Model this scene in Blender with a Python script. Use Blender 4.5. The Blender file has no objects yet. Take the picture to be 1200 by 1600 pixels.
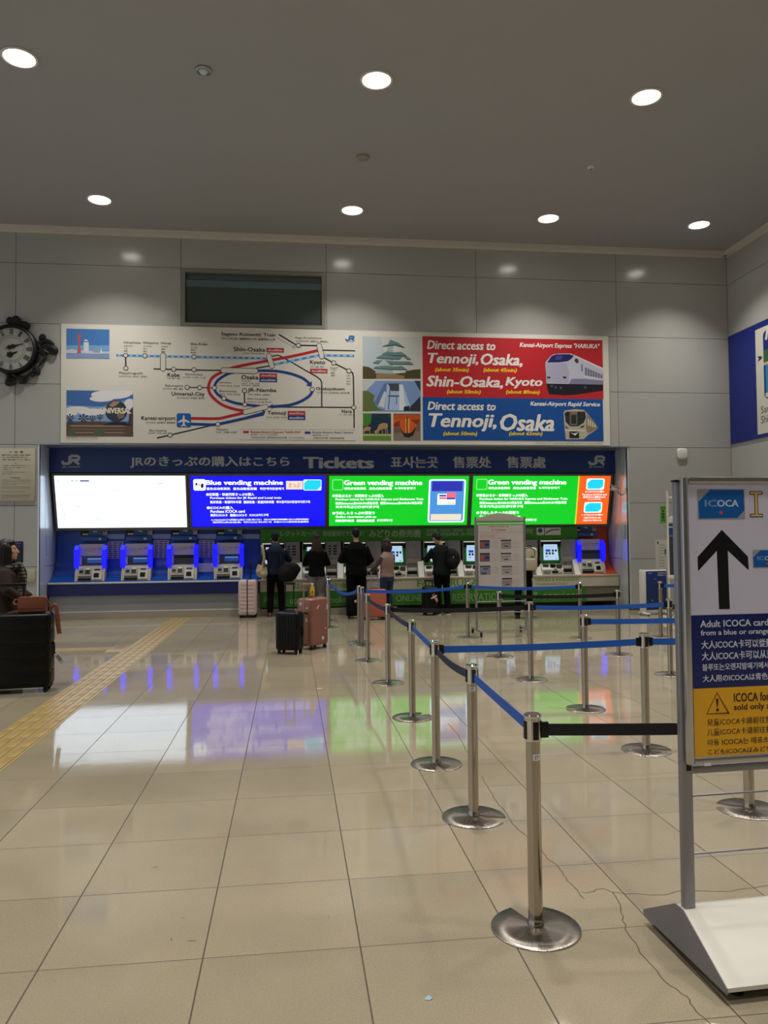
import bpy, bmesh, math, random
from mathutils import Vector, Matrix, noise
from math import sin, cos, pi, radians, sqrt

# ------------------------------------------------------------------ camera
SC = bpy.context.scene
COL = SC.collection
FPX = 1200.97                                   # focal length in pixels of the 1200 x 1600 frame
YAW, PITCH, ROLL, EYE = radians(6.9124), radians(1.9167), radians(-0.5455), 1.65
FW = Vector((sin(YAW)*cos(PITCH), cos(YAW)*cos(PITCH), sin(PITCH)))
_r = Vector((cos(YAW), -sin(YAW), 0)); _u = _r.cross(FW)
RT = _r*cos(ROLL) + _u*sin(ROLL)
UP = -_r*sin(ROLL) + _u*cos(ROLL)
cam = bpy.data.cameras.new('camera'); camo = bpy.data.objects.new('camera', cam); COL.objects.link(camo)
M = Matrix((RT, UP, -FW)).transposed().to_4x4(); M.translation = (0, 0, EYE)
camo.matrix_world = M
cam.sensor_fit = 'VERTICAL'; cam.sensor_height = 32.0; cam.sensor_width = 24.0
cam.lens = 32.0*FPX/1600.0; cam.clip_start = .05; cam.clip_end = 200
SC.camera = camo

# ------------------------------------------------------------------ world, exposure, light levels
W = bpy.data.worlds.new('world'); SC.world = W; W.use_nodes = True
bg = W.node_tree.nodes['Background']; bg.inputs[0].default_value = (.86, .93, 1, 1); bg.inputs[1].default_value = .54
SC.view_settings.view_transform = 'Standard'; SC.view_settings.look = 'None'
SC.view_settings.gamma = 1; SC.view_settings.use_curve_mapping = False
SC.view_settings.exposure = 0.0
LAMP_W = 62.0                                   # watts of one downlight
SCREEN = 1.0                                    # level of the backlit signs

# ------------------------------------------------------------------ survey: a photo point on a known plane of the hall
def ray(x, y): return FW + RT*((x-600)/FPX) - UP*((y-800)/FPX)
def on_floor(x, y, z=0.0):
    d = ray(x, y); t = (z-EYE)/d.z; return Vector((d.x*t, d.y*t, z))
def on_wall(x, y, Y):
    d = ray(x, y); t = Y/d.y; return Vector((d.x*t, Y, EYE+d.z*t))
def on_side(x, y, X):
    d = ray(x, y); t = X/d.x; return Vector((X, d.y*t, EYE+d.z*t))

# ------------------------------------------------------------------ materials
MATS = {}
def lin(c): return c/12.92 if c <= .04045 else ((c+.055)/1.055)**2.4
def rgb(h):
    h = h.lstrip('#'); return tuple(lin(int(h[i:i+2], 16)/255) for i in (0, 2, 4)) + (1,)
def mat(name, hexc, rough=.5, metal=0.0, emit=0.0, vary=0.0, scale=30.0, bump=0.0, spec=.5, alpha=1.0, aniso=0.0, coat=0.0):
    if name in MATS: return MATS[name]
    m = bpy.data.materials.new(name); m.use_nodes = True; nt = m.node_tree; b = nt.nodes['Principled BSDF']
    c = rgb(hexc)
    b.inputs['Base Color'].default_value = c; b.inputs['Roughness'].default_value = rough; b.inputs['Metallic'].default_value = metal
    b.inputs['Specular IOR Level'].default_value = spec; b.inputs['Anisotropic'].default_value = aniso
    b.inputs['Coat Weight'].default_value = coat
    if alpha < 1: b.inputs['Alpha'].default_value = alpha
    if emit:
        b.inputs['Emission Color'].default_value = c; b.inputs['Emission Strength'].default_value = emit
        b.inputs['Base Color'].default_value = (c[0]*.3, c[1]*.3, c[2]*.3, 1)
    if vary or bump:
        tc = nt.nodes.new('ShaderNodeTexCoord'); nz = nt.nodes.new('ShaderNodeTexNoise')
        nz.inputs['Scale'].default_value = scale; nz.inputs['Detail'].default_value = 4
        nt.links.new(tc.outputs['Object'], nz.inputs['Vector'])
        if vary:
            mx = nt.nodes.new('ShaderNodeMix'); mx.data_type = 'RGBA'
            mx.inputs[6].default_value = tuple(max(0, v*(1-vary)) for v in c[:3])+(1,); mx.inputs[7].default_value = tuple(min(1, v*(1+vary)) for v in c[:3])+(1,)
            nt.links.new(nz.outputs['Fac'], mx.inputs[0]); nt.links.new(mx.outputs[2], b.inputs['Base Color'])
        if bump:
            bp = nt.nodes.new('ShaderNodeBump'); bp.inputs['Strength'].default_value = bump; bp.inputs['Distance'].default_value = .01
            nt.links.new(nz.outputs['Fac'], bp.inputs['Height']); nt.links.new(bp.outputs['Normal'], b.inputs['Normal'])
    MATS[name] = m
    return m

def floor_material():
    m = bpy.data.materials.new('floor_tile'); m.use_nodes = True; nt = m.node_tree; b = nt.nodes['Principled BSDF']
    N, L = nt.nodes.new, nt.links.new
    tc = N('ShaderNodeTexCoord'); sp = N('ShaderNodeSeparateXYZ'); L(tc.outputs['Object'], sp.inputs[0])
    def math_(op, a, bb=None):
        n = N('ShaderNodeMath'); n.operation = op
        for i, v in enumerate((a, bb)):
            if v is None: continue
            if isinstance(v, (int, float)): n.inputs[i].default_value = v
            else: L(v, n.inputs[i])
        return n.outputs[0]
    T = .6227; ids = []; edges = []
    for k, off in ((0, -.9767), (1, 3.1507)):
        q = math_('DIVIDE', math_('SUBTRACT', sp.outputs[k], off), T)
        f = math_('FRACT', q); ids.append(math_('FLOOR', q))
        d = math_('MINIMUM', f, math_('SUBTRACT', 1.0, f))
        edges.append(math_('LESS_THAN', d, .0050 if k == 0 else .0034))
    joint = math_('MAXIMUM', edges[0], edges[1])
    cb = N('ShaderNodeCombineXYZ'); L(ids[0], cb.inputs[0]); L(ids[1], cb.inputs[1])
    wn = N('ShaderNodeTexWhiteNoise'); L(cb.outputs[0], wn.inputs['Vector'])
    n1 = N('ShaderNodeTexNoise'); n1.inputs['Scale'].default_value = 130; n1.inputs['Detail'].default_value = 3; L(tc.outputs['Object'], n1.inputs['Vector'])
    n2 = N('ShaderNodeTexNoise'); n2.inputs['Scale'].default_value = 1.3; n2.inputs['Detail'].default_value = 5; L(tc.outputs['Object'], n2.inputs['Vector'])
    n3 = N('ShaderNodeTexVoronoi'); n3.inputs['Scale'].default_value = 70; L(tc.outputs['Object'], n3.inputs['Vector'])
    fleck = math_('MULTIPLY', math_('LESS_THAN', n3.outputs['Distance'], .14), .22)
    v = math_('ADD', math_('MULTIPLY', n1.outputs['Fac'], .42), math_('MULTIPLY', n2.outputs['Fac'], .38))
    v = math_('ADD', v, math_('MULTIPLY', wn.outputs['Value'], .14))
    v = math_('ADD', v, fleck)
    cr = N('ShaderNodeValToRGB'); cr.color_ramp.elements[0].position = .22; cr.color_ramp.elements[1].position = .74
    cr.color_ramp.elements[0].color = rgb('#867d69'); cr.color_ramp.elements[1].color = rgb('#aea28b'); L(v, cr.inputs[0])
    mx = N('ShaderNodeMix'); mx.data_type = 'RGBA'; L(joint, mx.inputs[0]); L(cr.outputs[0], mx.inputs[6]); mx.inputs[7].default_value = rgb('#4d4437')
    L(mx.outputs[2], b.inputs['Base Color'])
    rr = math_('ADD', .03, math_('MULTIPLY', n2.outputs['Fac'], .06)); rr = math_('ADD', rr, math_('MULTIPLY', joint, .5))
    L(rr, b.inputs['Roughness']); b.inputs['Specular IOR Level'].default_value = .5
    bp = N('ShaderNodeBump'); bp.inputs['Strength'].default_value = .02; bp.inputs['Distance'].default_value = .01
    n4 = N('ShaderNodeTexNoise'); n4.inputs['Scale'].default_value = 9; n4.inputs['Detail'].default_value = 3; L(tc.outputs['Object'], n4.inputs['Vector'])
    L(n4.outputs['Fac'], bp.inputs['Height']); L(bp.outputs['Normal'], b.inputs['Normal'])
    return m

# ------------------------------------------------------------------ objects
ROOTM = {}
def tag(o, label=None, cat=None, group=None, kind=None):
    for k, v in (('label', label), ('category', cat), ('group', group), ('kind', kind)):
        if v: o[k] = v
    return o
def thing(name, label, cat, loc=(0, 0, 0), rz=0.0, group=None):
    o = bpy.data.objects.new(name, None); COL.objects.link(o); o.empty_display_size = .1
    o.location = loc; o.rotation_euler = (0, 0, rz)
    ROOTM[o.name] = Matrix.Translation(Vector(loc)) @ Matrix.Rotation(rz, 4, 'Z')
    return tag(o, label, cat, group)
def copy_tree(o, parent=None):
    c = o.copy(); COL.objects.link(c); c.parent = parent
    for ch in list(o.children): copy_tree(ch, c)
    return c

class MB:
    """collects shapes for ONE mesh object"""
    def __init__(s): s.v = []; s.f = []; s.fm = []; s.mats = []
    def mi(s, m):
        if m not in s.mats: s.mats.append(m)
        return s.mats.index(m)
    def add(s, vs, fs, m):
        o = len(s.v); s.v += [Vector(p) for p in vs]; k = s.mi(m)
        for f in fs: s.f.append([i+o for i in f]); s.fm.append(k)
        return s
    def addbm(s, bm, m, mtx=None):
        bm.verts.index_update()
        s.add([(mtx @ v.co) if mtx else v.co.copy() for v in bm.verts], [[v.index for v in f.verts] for f in bm.faces], m); bm.free(); return s
    def box(s, c, d, m, bev=0.0, rot=None, seg=2):
        bm = bmesh.new(); bmesh.ops.create_cube(bm, size=1)
        for v in bm.verts: v.co = Vector((v.co.x*d[0], v.co.y*d[1], v.co.z*d[2]))
        if bev: bmesh.ops.bevel(bm, geom=list(bm.edges), offset=bev, segments=seg, affect='EDGES', profile=.5)
        mt = Matrix.Translation(Vector(c))
        if rot: mt = mt @ rot.to_4x4()
        return s.addbm(bm, m, mt)
    def bx(s, a, b, m, bev=0.0):
        a, b = Vector(a), Vector(b); return s.box((a+b)/2, [abs(x) for x in (b-a)], m, bev)
    def ell(s, c, r, m, rot=None, seg=20, rings=12):
        bm = bmesh.new(); bmesh.ops.create_uvsphere(bm, u_segments=seg, v_segments=rings, radius=1)
        mt = Matrix.Translation(Vector(c))
        if rot: mt = mt @ rot.to_4x4()
        return s.addbm(bm, m, mt @ Matrix.Diagonal(Vector((r[0], r[1], r[2], 1))))
    def tube(s, pts, rad, m, n=12, cap=True, smooth=0, closed=False):
        pts = [Vector(p) for p in pts]
        rs = list(rad) if isinstance(rad, (list, tuple)) else [rad]*len(pts)
        if smooth: pts, rs = curve(pts, smooth, closed, rs)
        rings = []; t0 = None; nrm = None; N = len(pts)
        for i in range(N):
            a = pts[(i-1) % N] if (closed or i) else pts[0]; b = pts[(i+1) % N] if (closed or i < N-1) else pts[-1]
            t = (b-a).normalized() if (b-a).length > 1e-9 else (t0 or Vector((0, 0, 1)))
            if nrm is None: nrm = t.orthogonal().normalized()
            else:
                nrm = nrm - t*nrm.dot(t)
                nrm = nrm.normalized() if nrm.length > 1e-6 else t.orthogonal().normalized()
            t0 = t; bn = t.cross(nrm)
            rings.append([pts[i] + (nrm*cos(2*pi*k/n) + bn*sin(2*pi*k/n))*rs[i] for k in range(n)])
        return s.rings(rings, m, cap and not closed, closed)
    def rings(s, rings, m, cap=True, closed=False):
        n = len(rings[0]); vs = [p for r in rings for p in r]; fs = []
        R = len(rings)
        for i in range(R if closed else R-1):
            for k in range(n):
                a, b = i*n+k, i*n+(k+1) % n; c, d = ((i+1) % R)*n+(k+1) % n, ((i+1) % R)*n+k
                fs.append([a, b, c, d])
        if cap: fs.append(list(range(n))[::-1]); fs.append([(R-1)*n+k for k in range(n)])
        return s.add(vs, fs, m)
    def loft(s, secs, m, n=28, e=2.3):
        """secs: (z, cx, cy, rx, ry)"""
        R = []
        for z, cx, cy, rx, ry in secs:
            r = []
            for k in range(n):
                a = 2*pi*k/n; ca, sa = cos(a), sin(a)
                r.append(Vector((cx + rx*math.copysign(abs(ca)**(2/e), ca), cy + ry*math.copysign(abs(sa)**(2/e), sa), z)))
            R.append(r)
        return s.rings(R, m)
    def lathe(s, prof, m, n=32, c=(0, 0, 0), a0=0.0, a1=2*pi, axis='Z'):
        full = abs(a1-a0-2*pi) < 1e-6; K = n if full else n+1; c = Vector(c)
        vs = []
        for k in range(K):
            a = a0+(a1-a0)*k/n
            for r, z in prof:
                p = Vector((r*cos(a), r*sin(a), z)) if axis == 'Z' else Vector((r*cos(a), -z, r*sin(a)))
                vs.append(c+p)
        P = len(prof); fs = []
        for k in range(n):
            for j in range(P-1):
                a, b = k*P+j, ((k+1) % K)*P+j
                fs.append([a, b, b+1, a+1])
        if not full: fs.append([j for j in range(P)][::-1]); fs.append([(K-1)*P+j for j in range(P)])
        return s.add(vs, fs, m)
    def prism(s, poly, ext, m, fn):
        """poly in 2D, extruded from fn(a,b,0) to fn(a,b,ext)"""
        n = len(poly); vs = [fn(a, b, 0) for a, b in poly]+[fn(a, b, ext) for a, b in poly]
        fs = [list(range(n))[::-1], [n+i for i in range(n)]]+[[i, (i+1) % n, n+(i+1) % n, n+i] for i in range(n)]
        return s.add(vs, fs, m)
    def mesh(s, name):
        me = bpy.data.meshes.new(name); me.from_pydata([tuple(v) for v in s.v], [], s.f)
        for m in s.mats: me.materials.append(m)
        me.polygons.foreach_set('material_index', s.fm)
        bm = bmesh.new(); bm.from_mesh(me); bmesh.ops.recalc_face_normals(bm, faces=bm.faces); bm.to_mesh(me); bm.free()
        return me
    def build(s, name, parent=None, world=False, ang=35, flat=False):
        if world and parent is not None:
            inv = ROOTM[parent.name].inverted(); s.v = [inv @ v for v in s.v]
        me = s.mesh(name)
        if not flat:
            me.shade_smooth(); me.set_sharp_from_angle(angle=radians(ang))
        o = bpy.data.objects.new(name, me); COL.objects.link(o); o.parent = parent
        return o

def curve(pts, sub, closed=False, rs=None):
    """Catmull-Rom through the points"""
    n = len(pts); out = []; ro = []
    rng = n if closed else n-1
    g = (lambda i: i % n) if closed else (lambda i: min(max(i, 0), n-1))
    for i in range(rng):
        p0, p1, p2, p3 = pts[g(i-1)], pts[g(i)], pts[g(i+1)], pts[g(i+2)]
        for k in range(sub):
            t = k/sub
            out.append(.5*((2*p1)+(p2-p0)*t+(2*p0-5*p1+4*p2-p3)*t*t+(3*p1-p0-3*p2+p3)*t**3))
            if rs: ro.append(rs[g(i)]*(1-t)+rs[g(i+1)]*t)
    if not closed:
        out.append(pts[-1].copy())
        if rs: ro.append(rs[-1])
    return (out, ro) if rs else out

def remesh(mb, name, parent, voxel, smooth=3, disp=0.0, dscale=6.0, m=None):
    """one continuous surface from overlapping shapes"""
    me = mb.mesh(name+'_raw'); o = bpy.data.objects.new(name+'_raw', me); COL.objects.link(o)
    r = o.modifiers.new('r', 'REMESH'); r.mode = 'VOXEL'; r.voxel_size = voxel
    if smooth:
        k = o.modifiers.new('s', 'SMOOTH'); k.factor = .5; k.iterations = smooth
    dg = bpy.context.evaluated_depsgraph_get()
    nm = bpy.data.meshes.new_from_object(o.evaluated_get(dg)); nm.name = name
    bpy.data.objects.remove(o); bpy.data.meshes.remove(me)
    if disp:
        for v in nm.vertices:
            p = v.co; v.co = p + v.normal*disp*noise.noise(Vector((p.x*dscale, p.y*dscale, p.z*dscale*.6+3)))
    nm.materials.clear(); nm.materials.append(m or mb.mats[0]); nm.shade_smooth()
    ob = bpy.data.objects.new(name, nm); COL.objects.link(ob); ob.parent = parent
    return ob

# ------------------------------------------------------------------ flat printed things
_TXT = {}
def text_mesh(s, bold, shear, space):
    key = (s, bold, shear, space)
    if key not in _TXT:
        cu = bpy.data.curves.new('t', 'FONT'); cu.body = s; cu.resolution_u = 2; cu.shear = shear; cu.space_character = space
        o = bpy.data.objects.new('t', cu); me = bpy.data.meshes.new_from_object(o)
        vs = [v.co.copy() for v in me.vertices]; fs = [list(p.vertices) for p in me.polygons]
        bpy.data.objects.remove(o); bpy.data.curves.remove(cu); bpy.data.meshes.remove(me)
        _TXT[key] = (vs, fs)
    return _TXT[key]

class Sheet:
    """a plane in the hall with right axis u, up axis v and outward normal n; px() finds where a photo point falls on it"""
    def __init__(s, P, u, v):
        s.P = Vector(P); s.u = Vector(u).normalized(); s.v = Vector(v).normalized(); s.n = s.u.cross(s.v).normalized(); s.k = 0
    def up(s, h): s.k += 1; return .25*h+s.k*9e-6
    def px(s, x, y):
        d = ray(x, y); o = Vector((0, 0, EYE)); t = (s.P-o).dot(s.n)/d.dot(s.n); q = o+d*t-s.P
        return Vector((q.dot(s.u), q.dot(s.v)))
    def pt(s, a, b, h=0.0): return s.P+s.u*a+s.v*b+s.n*h
    def bxy(s, x0, y0, x1, y1):
        xm, ym = (x0+x1)/2, (y0+y1)/2
        return s.px(x0, ym).x, s.px(xm, y1).y, s.px(x1, ym).x, s.px(xm, y0).y
    def poly(s, mb, pts, m, h=.003, local=False):
        q = [Vector(p) if local else s.px(*p) for p in pts]; h = s.up(h)
        me_v = [s.pt(p.x, p.y, h) for p in q]
        from mathutils.geometry import tessellate_polygon
        tris = tessellate_polygon([[Vector((p.x, p.y, 0)) for p in q]])
        mb.add(me_v, [list(t) for t in tris], m)
    def rect(s, mb, x0, y0, x1, y1, m, h=.003, rnd=0.0):
        a, b, c, d = s.bxy(x0, y0, x1, y1); s.lrect(mb, a, b, c, d, m, h, rnd)
    def lrect(s, mb, a, b, c, d, m, h=.003, rnd=0.0):
        if rnd:
            r = rnd; pts = []
            for cx, cy, a0 in ((c-r, d-r, 0), (a+r, d-r, 90), (a+r, b+r, 180), (c-r, b+r, 270)):
                for k in range(6): t = radians(a0+18*k); pts.append((cx+r*cos(t), cy+r*sin(t)))
        else: pts = [(a, b), (c, b), (c, d), (a, d)]
        n = len(pts); h = s.up(h); mb.add([s.pt(p[0], p[1], h) for p in pts], [list(range(n))], m)
    def circ(s, mb, x, y, rpx, m, h=.004, local=None, n=24, ry=None):
        h = s.up(h); c = s.px(x, y); r = local if local else s.px(x+rpx, y).x-c.x
        mb.add([s.pt(c.x+r*cos(2*pi*k/n), c.y+(ry or r)*sin(2*pi*k/n), h) for k in range(n)], [list(range(n))], m)
    def line(s, mb, pts, wpx, m, h=.003, sub=0, closed=False, local=False):
        q = [Vector((p[0], p[1])) if local else s.px(*p) for p in pts]
        if local: w = wpx/2
        else: w = (s.px(pts[0][0]+wpx, pts[0][1])-s.px(*pts[0])).length/2
        if sub: q = curve(q, sub, closed)
        N = len(q); L = []; R = []
        for i in range(N):
            a = q[(i-1) % N] if (closed or i) else q[0]; b = q[(i+1) % N] if (closed or i < N-1) else q[-1]
            t = (b-a).normalized(); nn = Vector((-t.y, t.x)); k = 1.0
            if 0 < i < N-1:
                d1 = (q[i]-a).normalized(); k = 1/max(.5, abs(Vector((-d1.y, d1.x)).dot(nn)))
            L.append(q[i]+nn*w*k); R.append(q[i]-nn*w*k)
        h = s.up(h); vs = [s.pt(p.x, p.y, h) for p in L+R]
        mb.add(vs, [[i, (i+1) % N, N+(i+1) % N, N+i] for i in range(N if closed else N-1)], m)
    def text(s, mb, t, x0, y0, x1, y1, m, h=.004, bold=0.0, shear=0.0, space=1.0, local=False):
        a, b, c, d = (x0, y0, x1, y1) if local else s.bxy(x0, y0, x1, y1)
        vs, fs = text_mesh(t, 0, shear, space)
        if not vs: return
        mnx, mxx = min(v.x for v in vs), max(v.x for v in vs); mny, mxy = min(v.y for v in vs), max(v.y for v in vs)
        kx, ky = (c-a)/max(1e-6, mxx-mnx), (d-b)/max(1e-6, mxy-mny)
        sh = [(0, 0)] if not bold else [(-bold, -bold*.5), (bold, -bold*.5), (-bold, bold*.5), (bold, bold*.5)]
        for sx, sy in sh:
            hh = s.up(h); mb.add([s.pt(a+(v.x-mnx+sx)*kx, b+(v.y-mny+sy)*ky, hh) for v in vs], fs, m)

# ------------------------------------------------------------------ palette
wall_m = mat('satin_wall_panel', '#a4a4a0', .17, vary=.05, scale=.7, bump=.012, spec=.5)
gap_m = mat('panel_gap', '#2b2926', .8)
ceil_m = mat('ceiling_paint', '#9a9b9d', .75, vary=.03, scale=1.2)
trim_m = mat('cornice_paint', '#c9c3ba', .5)
floor_m = floor_material()
steel = mat('stainless_steel', '#b3aa9e', .13, 1.0, vary=.05, scale=60)
steel2 = mat('brushed_steel', '#a39c94', .3, 1.0, aniso=.75)
chrome = mat('chrome', '#d8d4cf', .1, 1.0)
alu = mat('anodised_aluminium', '#a4a7ad', .35, .85)
nichem = mat('niche_metal_panel', '#cfd3d8', .22, .35)
nt_ = steel2.node_tree; b_ = nt_.nodes['Principled BSDF']; tc_ = nt_.nodes.new('ShaderNodeTexCoord'); g_ = nt_.nodes.new('ShaderNodeTexGradient'); g_.gradient_type = 'RADIAL'
nz_ = nt_.nodes.new('ShaderNodeTexNoise'); nz_.noise_dimensions = '1D'; nz_.inputs['Scale'].default_value = 150; nz_.inputs['Detail'].default_value = 2
nt_.links.new(tc_.outputs['Object'], g_.inputs['Vector']); nt_.links.new(g_.outputs['Fac'], nz_.inputs['W'])
rp_ = nt_.nodes.new('ShaderNodeMapRange'); rp_.inputs['To Min'].default_value = .22; rp_.inputs['To Max'].default_value = .36; nt_.links.new(nz_.outputs['Fac'], rp_.inputs['Value']); nt_.links.new(rp_.outputs['Result'], b_.inputs['Roughness'])
tg_ = nt_.nodes.new('ShaderNodeTangent'); tg_.direction_type = 'RADIAL'; tg_.axis = 'Z'; nt_.links.new(tg_.outputs['Tangent'], b_.inputs['Tangent'])
black = mat('black_plastic', '#09090b', .42, spec=.35)
blackweb = mat('black_webbing', '#0c0c0f', .75)
navyweb = mat('dark_navy_webbing', '#20294a', .7)
blueweb = mat('blue_webbing', '#1459bd', .6)
white = mat('white_paint', '#d8d5cf', .45)
paper = mat('paper', '#cfcac0', .7)
ink = mat('dark_ink', '#1c1c20', .6)
grey = mat('grey_plastic', '#8e8d8a', .45)
lgrey = mat('light_grey_plastic', '#c3beb4', .4)
dgrey = mat('dark_grey_plastic', '#3c3c3d', .45)
rubber = mat('rubber', '#121212', .8)

# ================================================================== THE SETTING
WY = 16.25                                      # face of the back wall
RX = 9.886                                      # face of the right wall
CZ = 8.06                                       # ceiling
LX, FY = -13.0, -7.0
NX0, NX1, NZ = -5.05, 7.42, 3.60                # the ticket niche
NB = 17.9                                       # its back

mb = MB(); mb.add([(LX, FY, 0), (RX, FY, 0), (RX, NB+.1, 0), (LX, NB+.1, 0), (LX, FY, -.2), (RX, FY, -.2), (RX, NB+.1, -.2), (LX, NB+.1, -.2)],
                  [[0, 1, 2, 3], [4, 7, 6, 5], [0, 4, 5, 1], [1, 5, 6, 2], [2, 6, 7, 3], [3, 7, 4, 0]], floor_m)
floor = tag(mb.build('floor', flat=True), kind='structure')
crack_m = mat('floor_crack', '#584d3e', .8)
for k, pl in enumerate(([(752, 1213), (766, 1236), (775, 1252), (790, 1270), (800, 1287), (822, 1306), (849, 1333), (860, 1345), (872, 1353), (880, 1367), (896, 1385), (905, 1396), (913, 1404)],
           [(909, 1393), (918, 1395), (928, 1393.5), (933, 1389), (942, 1388), (950, 1391), (957, 1394), (966, 1408), (970, 1419), (974, 1432), (977, 1452), (987, 1467), (997, 1480), (1008, 1497), (1022, 1512), (1030, 1523), (1047, 1540), (1065, 1553), (1078, 1562), (1084, 1574), (1100, 1590), (1116, 1606)],
           [(957, 1394), (977, 1397), (1003, 1397), (1030, 1398), (1048, 1396), (1063, 1392), (1100, 1392), (1140, 1393), (1165, 1388), (1197, 1384), (1230, 1380)],
           [(700, 1130), (716, 1148), (722, 1160), (730, 1175), (737, 1184), (744, 1196)])):
    mb = MB(); sh = Sheet((0, 0, .0006), (1, 0, 0), (0, 1, 0))
    q0 = [sh.px(*p) for p in pl]; rc = random.Random(k); q = [q0[0]]
    for a, b in zip(q0, q0[1:]):
        nn = max(2, int((b-a).length/.03)); nv = Vector((-(b-a).y, (b-a).x)).normalized()
        q += [a+(b-a)*(j/nn)+nv*rc.uniform(-.007, .007) for j in range(1, nn)]+[b]
    sh.line(mb, q, .0048, crack_m, h=0, local=True)
    mb.build('crack', floor, flat=True)

rs = random.Random(5); mb = MB(); scm_ = mat('floor_scuff', '#4a4034', .7)
for k in range(70):
    x, y = rs.uniform(-2.6, 2.6), rs.uniform(2.6, 7.5); L_s, w_s, a_s = rs.choice((.006, .009, .014, .03, .05)), rs.uniform(.0015, .005), rs.uniform(0, pi)
    d_s = Vector((cos(a_s), sin(a_s), 0)); n_s = Vector((-d_s.y, d_s.x, 0)); c_s = Vector((x, y, .0009))
    mb.add([c_s-d_s*L_s/2, c_s+n_s*w_s*.5-d_s*L_s*.1, c_s+d_s*L_s/2+n_s*w_s*.3, c_s-n_s*w_s*.5+d_s*L_s*.1], [[0, 3, 2, 1]], scm_)
tag(mb.build('scuff_marks', floor, flat=True), kind='stuff')
mb = MB(); mb.bx((LX, FY, CZ), (RX+.2, WY+.3, CZ+.2), ceil_m); tag(mb.build('ceiling', flat=True), kind='structure')

def panel_wall(mb, to3, xs, zs, holes, gap=.009):
    """separate cladding panels with open joints; holes are cut without adding joints"""
    for i in range(len(xs)-1):
        for j in range(len(zs)-1):
            x0, x1, z0, z1 = xs[i]+gap/2, xs[i+1]-gap/2, zs[j]+gap/2, zs[j+1]-gap/2
            rects = [(x0, z0, x1, z1)]
            for hx0, hz0, hx1, hz1 in holes:
                out = []
                for a, b, c, d in rects:
                    if hx0 >= c or hx1 <= a or hz0 >= d or hz1 <= b: out.append((a, b, c, d)); continue
                    if a < hx0: out.append((a, b, hx0, d))
                    if hx1 < c: out.append((hx1, b, c, d))
                    m0, m1 = max(a, hx0), min(c, hx1)
                    if b < hz0: out.append((m0, b, m1, hz0))
                    if hz1 < d: out.append((m0, hz1, m1, d))
                rects = out
            for a, b, c, d in rects:
                vs = [to3(p, q, 0) for p, q in ((a, b), (c, b), (c, d), (a, d))]+[to3(p, q, -.03) for p, q in ((a, b), (c, b), (c, d), (a, d))]
                mb.add(vs, [[0, 1, 2, 3], [0, 4, 5, 1], [1, 5, 6, 2], [2, 6, 7, 3], [3, 7, 4, 0]], wall_m)

wx0, wz1 = on_wall(289, 425, WY).x, on_wall(289, 425, WY).z
wx1, wz0 = on_wall(503, 509, WY).x, on_wall(503, 509, WY).z
holes = [(NX0, -1, NX1, NZ), (wx0-.07, wz0-.07, wx1+.07, wz1+.07)]
zs = [0]+[1.13+1.2375*k for k in range(6)]+[CZ]
xs = [LX, -11.9, -8.72, -5.53, -2.25, .775, 4.04, 7.24, RX]
mb = MB(); panel_wall(mb, lambda a, b, h: Vector((a, WY-h, b)), xs, zs, holes)
for a, b, c, d in ((LX, 0, NX0, NZ), (NX1, 0, RX, NZ), (LX, NZ, wx0-.07, CZ), (wx1+.07, NZ, RX, CZ), (wx0-.07, NZ, wx1+.07, wz0-.07), (wx0-.07, wz1+.07, wx1+.07, CZ)):
    mb.bx((a, WY+.03, b), (c+(.08 if c == RX else 0), WY+.06, d), gap_m)
tag(mb.build('wall_back', flat=True), kind='structure')
mb = MB(); ys = [FY]+[WY-3.19*k for k in range(7, -1, -1)]
panel_wall(mb, lambda a, b, h: Vector((RX-h, a, b)), ys, zs, [])
mb.bx((RX+.03, FY, 0), (RX+.06, WY+.06, CZ), gap_m); tag(mb.build('wall_right', flat=True), kind='structure')

mb = MB(); mb.bx((-7.0, FY-.3, 0), (RX+.1, FY, CZ), mat('added_dark_wall', '#6f6c66', .35, vary=.06, scale=.6)); tag(mb.build('wall_unseen_added', flat=True), kind='structure')  # unseen dark wall, added so the steel posts have something to reflect
# cornice along the two walls, skirting
mb = MB(); mb.prism([(WY, CZ-.12), (WY-.05, CZ-.12), (WY-.05, CZ-.10), (WY-.12, CZ-.10), (WY-.12, CZ), (WY, CZ)], RX-LX, trim_m, lambda a, b, e: Vector((LX+e, a, b)))
tag(mb.build('trim_1', flat=True), kind='structure')
mb = MB(); mb.prism([(RX, CZ-.12), (RX-.05, CZ-.12), (RX-.05, CZ-.10), (RX-.12, CZ-.10), (RX-.12, CZ), (RX, CZ)], WY-FY, trim_m, lambda a, b, e: Vector((a, FY+e, b)))
tag(mb.build('trim_2', flat=True), kind='structure')
skirt = mat('skirting', '#4b443b', .4)
mb = MB(); mb.bx((LX, WY-.012, 0), (NX0, WY, .11), skirt); tag(mb.build('baseboard_left', flat=True), kind='structure')
mb = MB(); mb.bx((NX1, WY-.012, 0), (RX, WY, .11), skirt); tag(mb.build('baseboard_back', flat=True), kind='structure')
mb = MB(); mb.bx((RX-.012, FY, 0), (RX, WY, .11), skirt); tag(mb.build('baseboard_right', flat=True), kind='structure')

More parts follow.
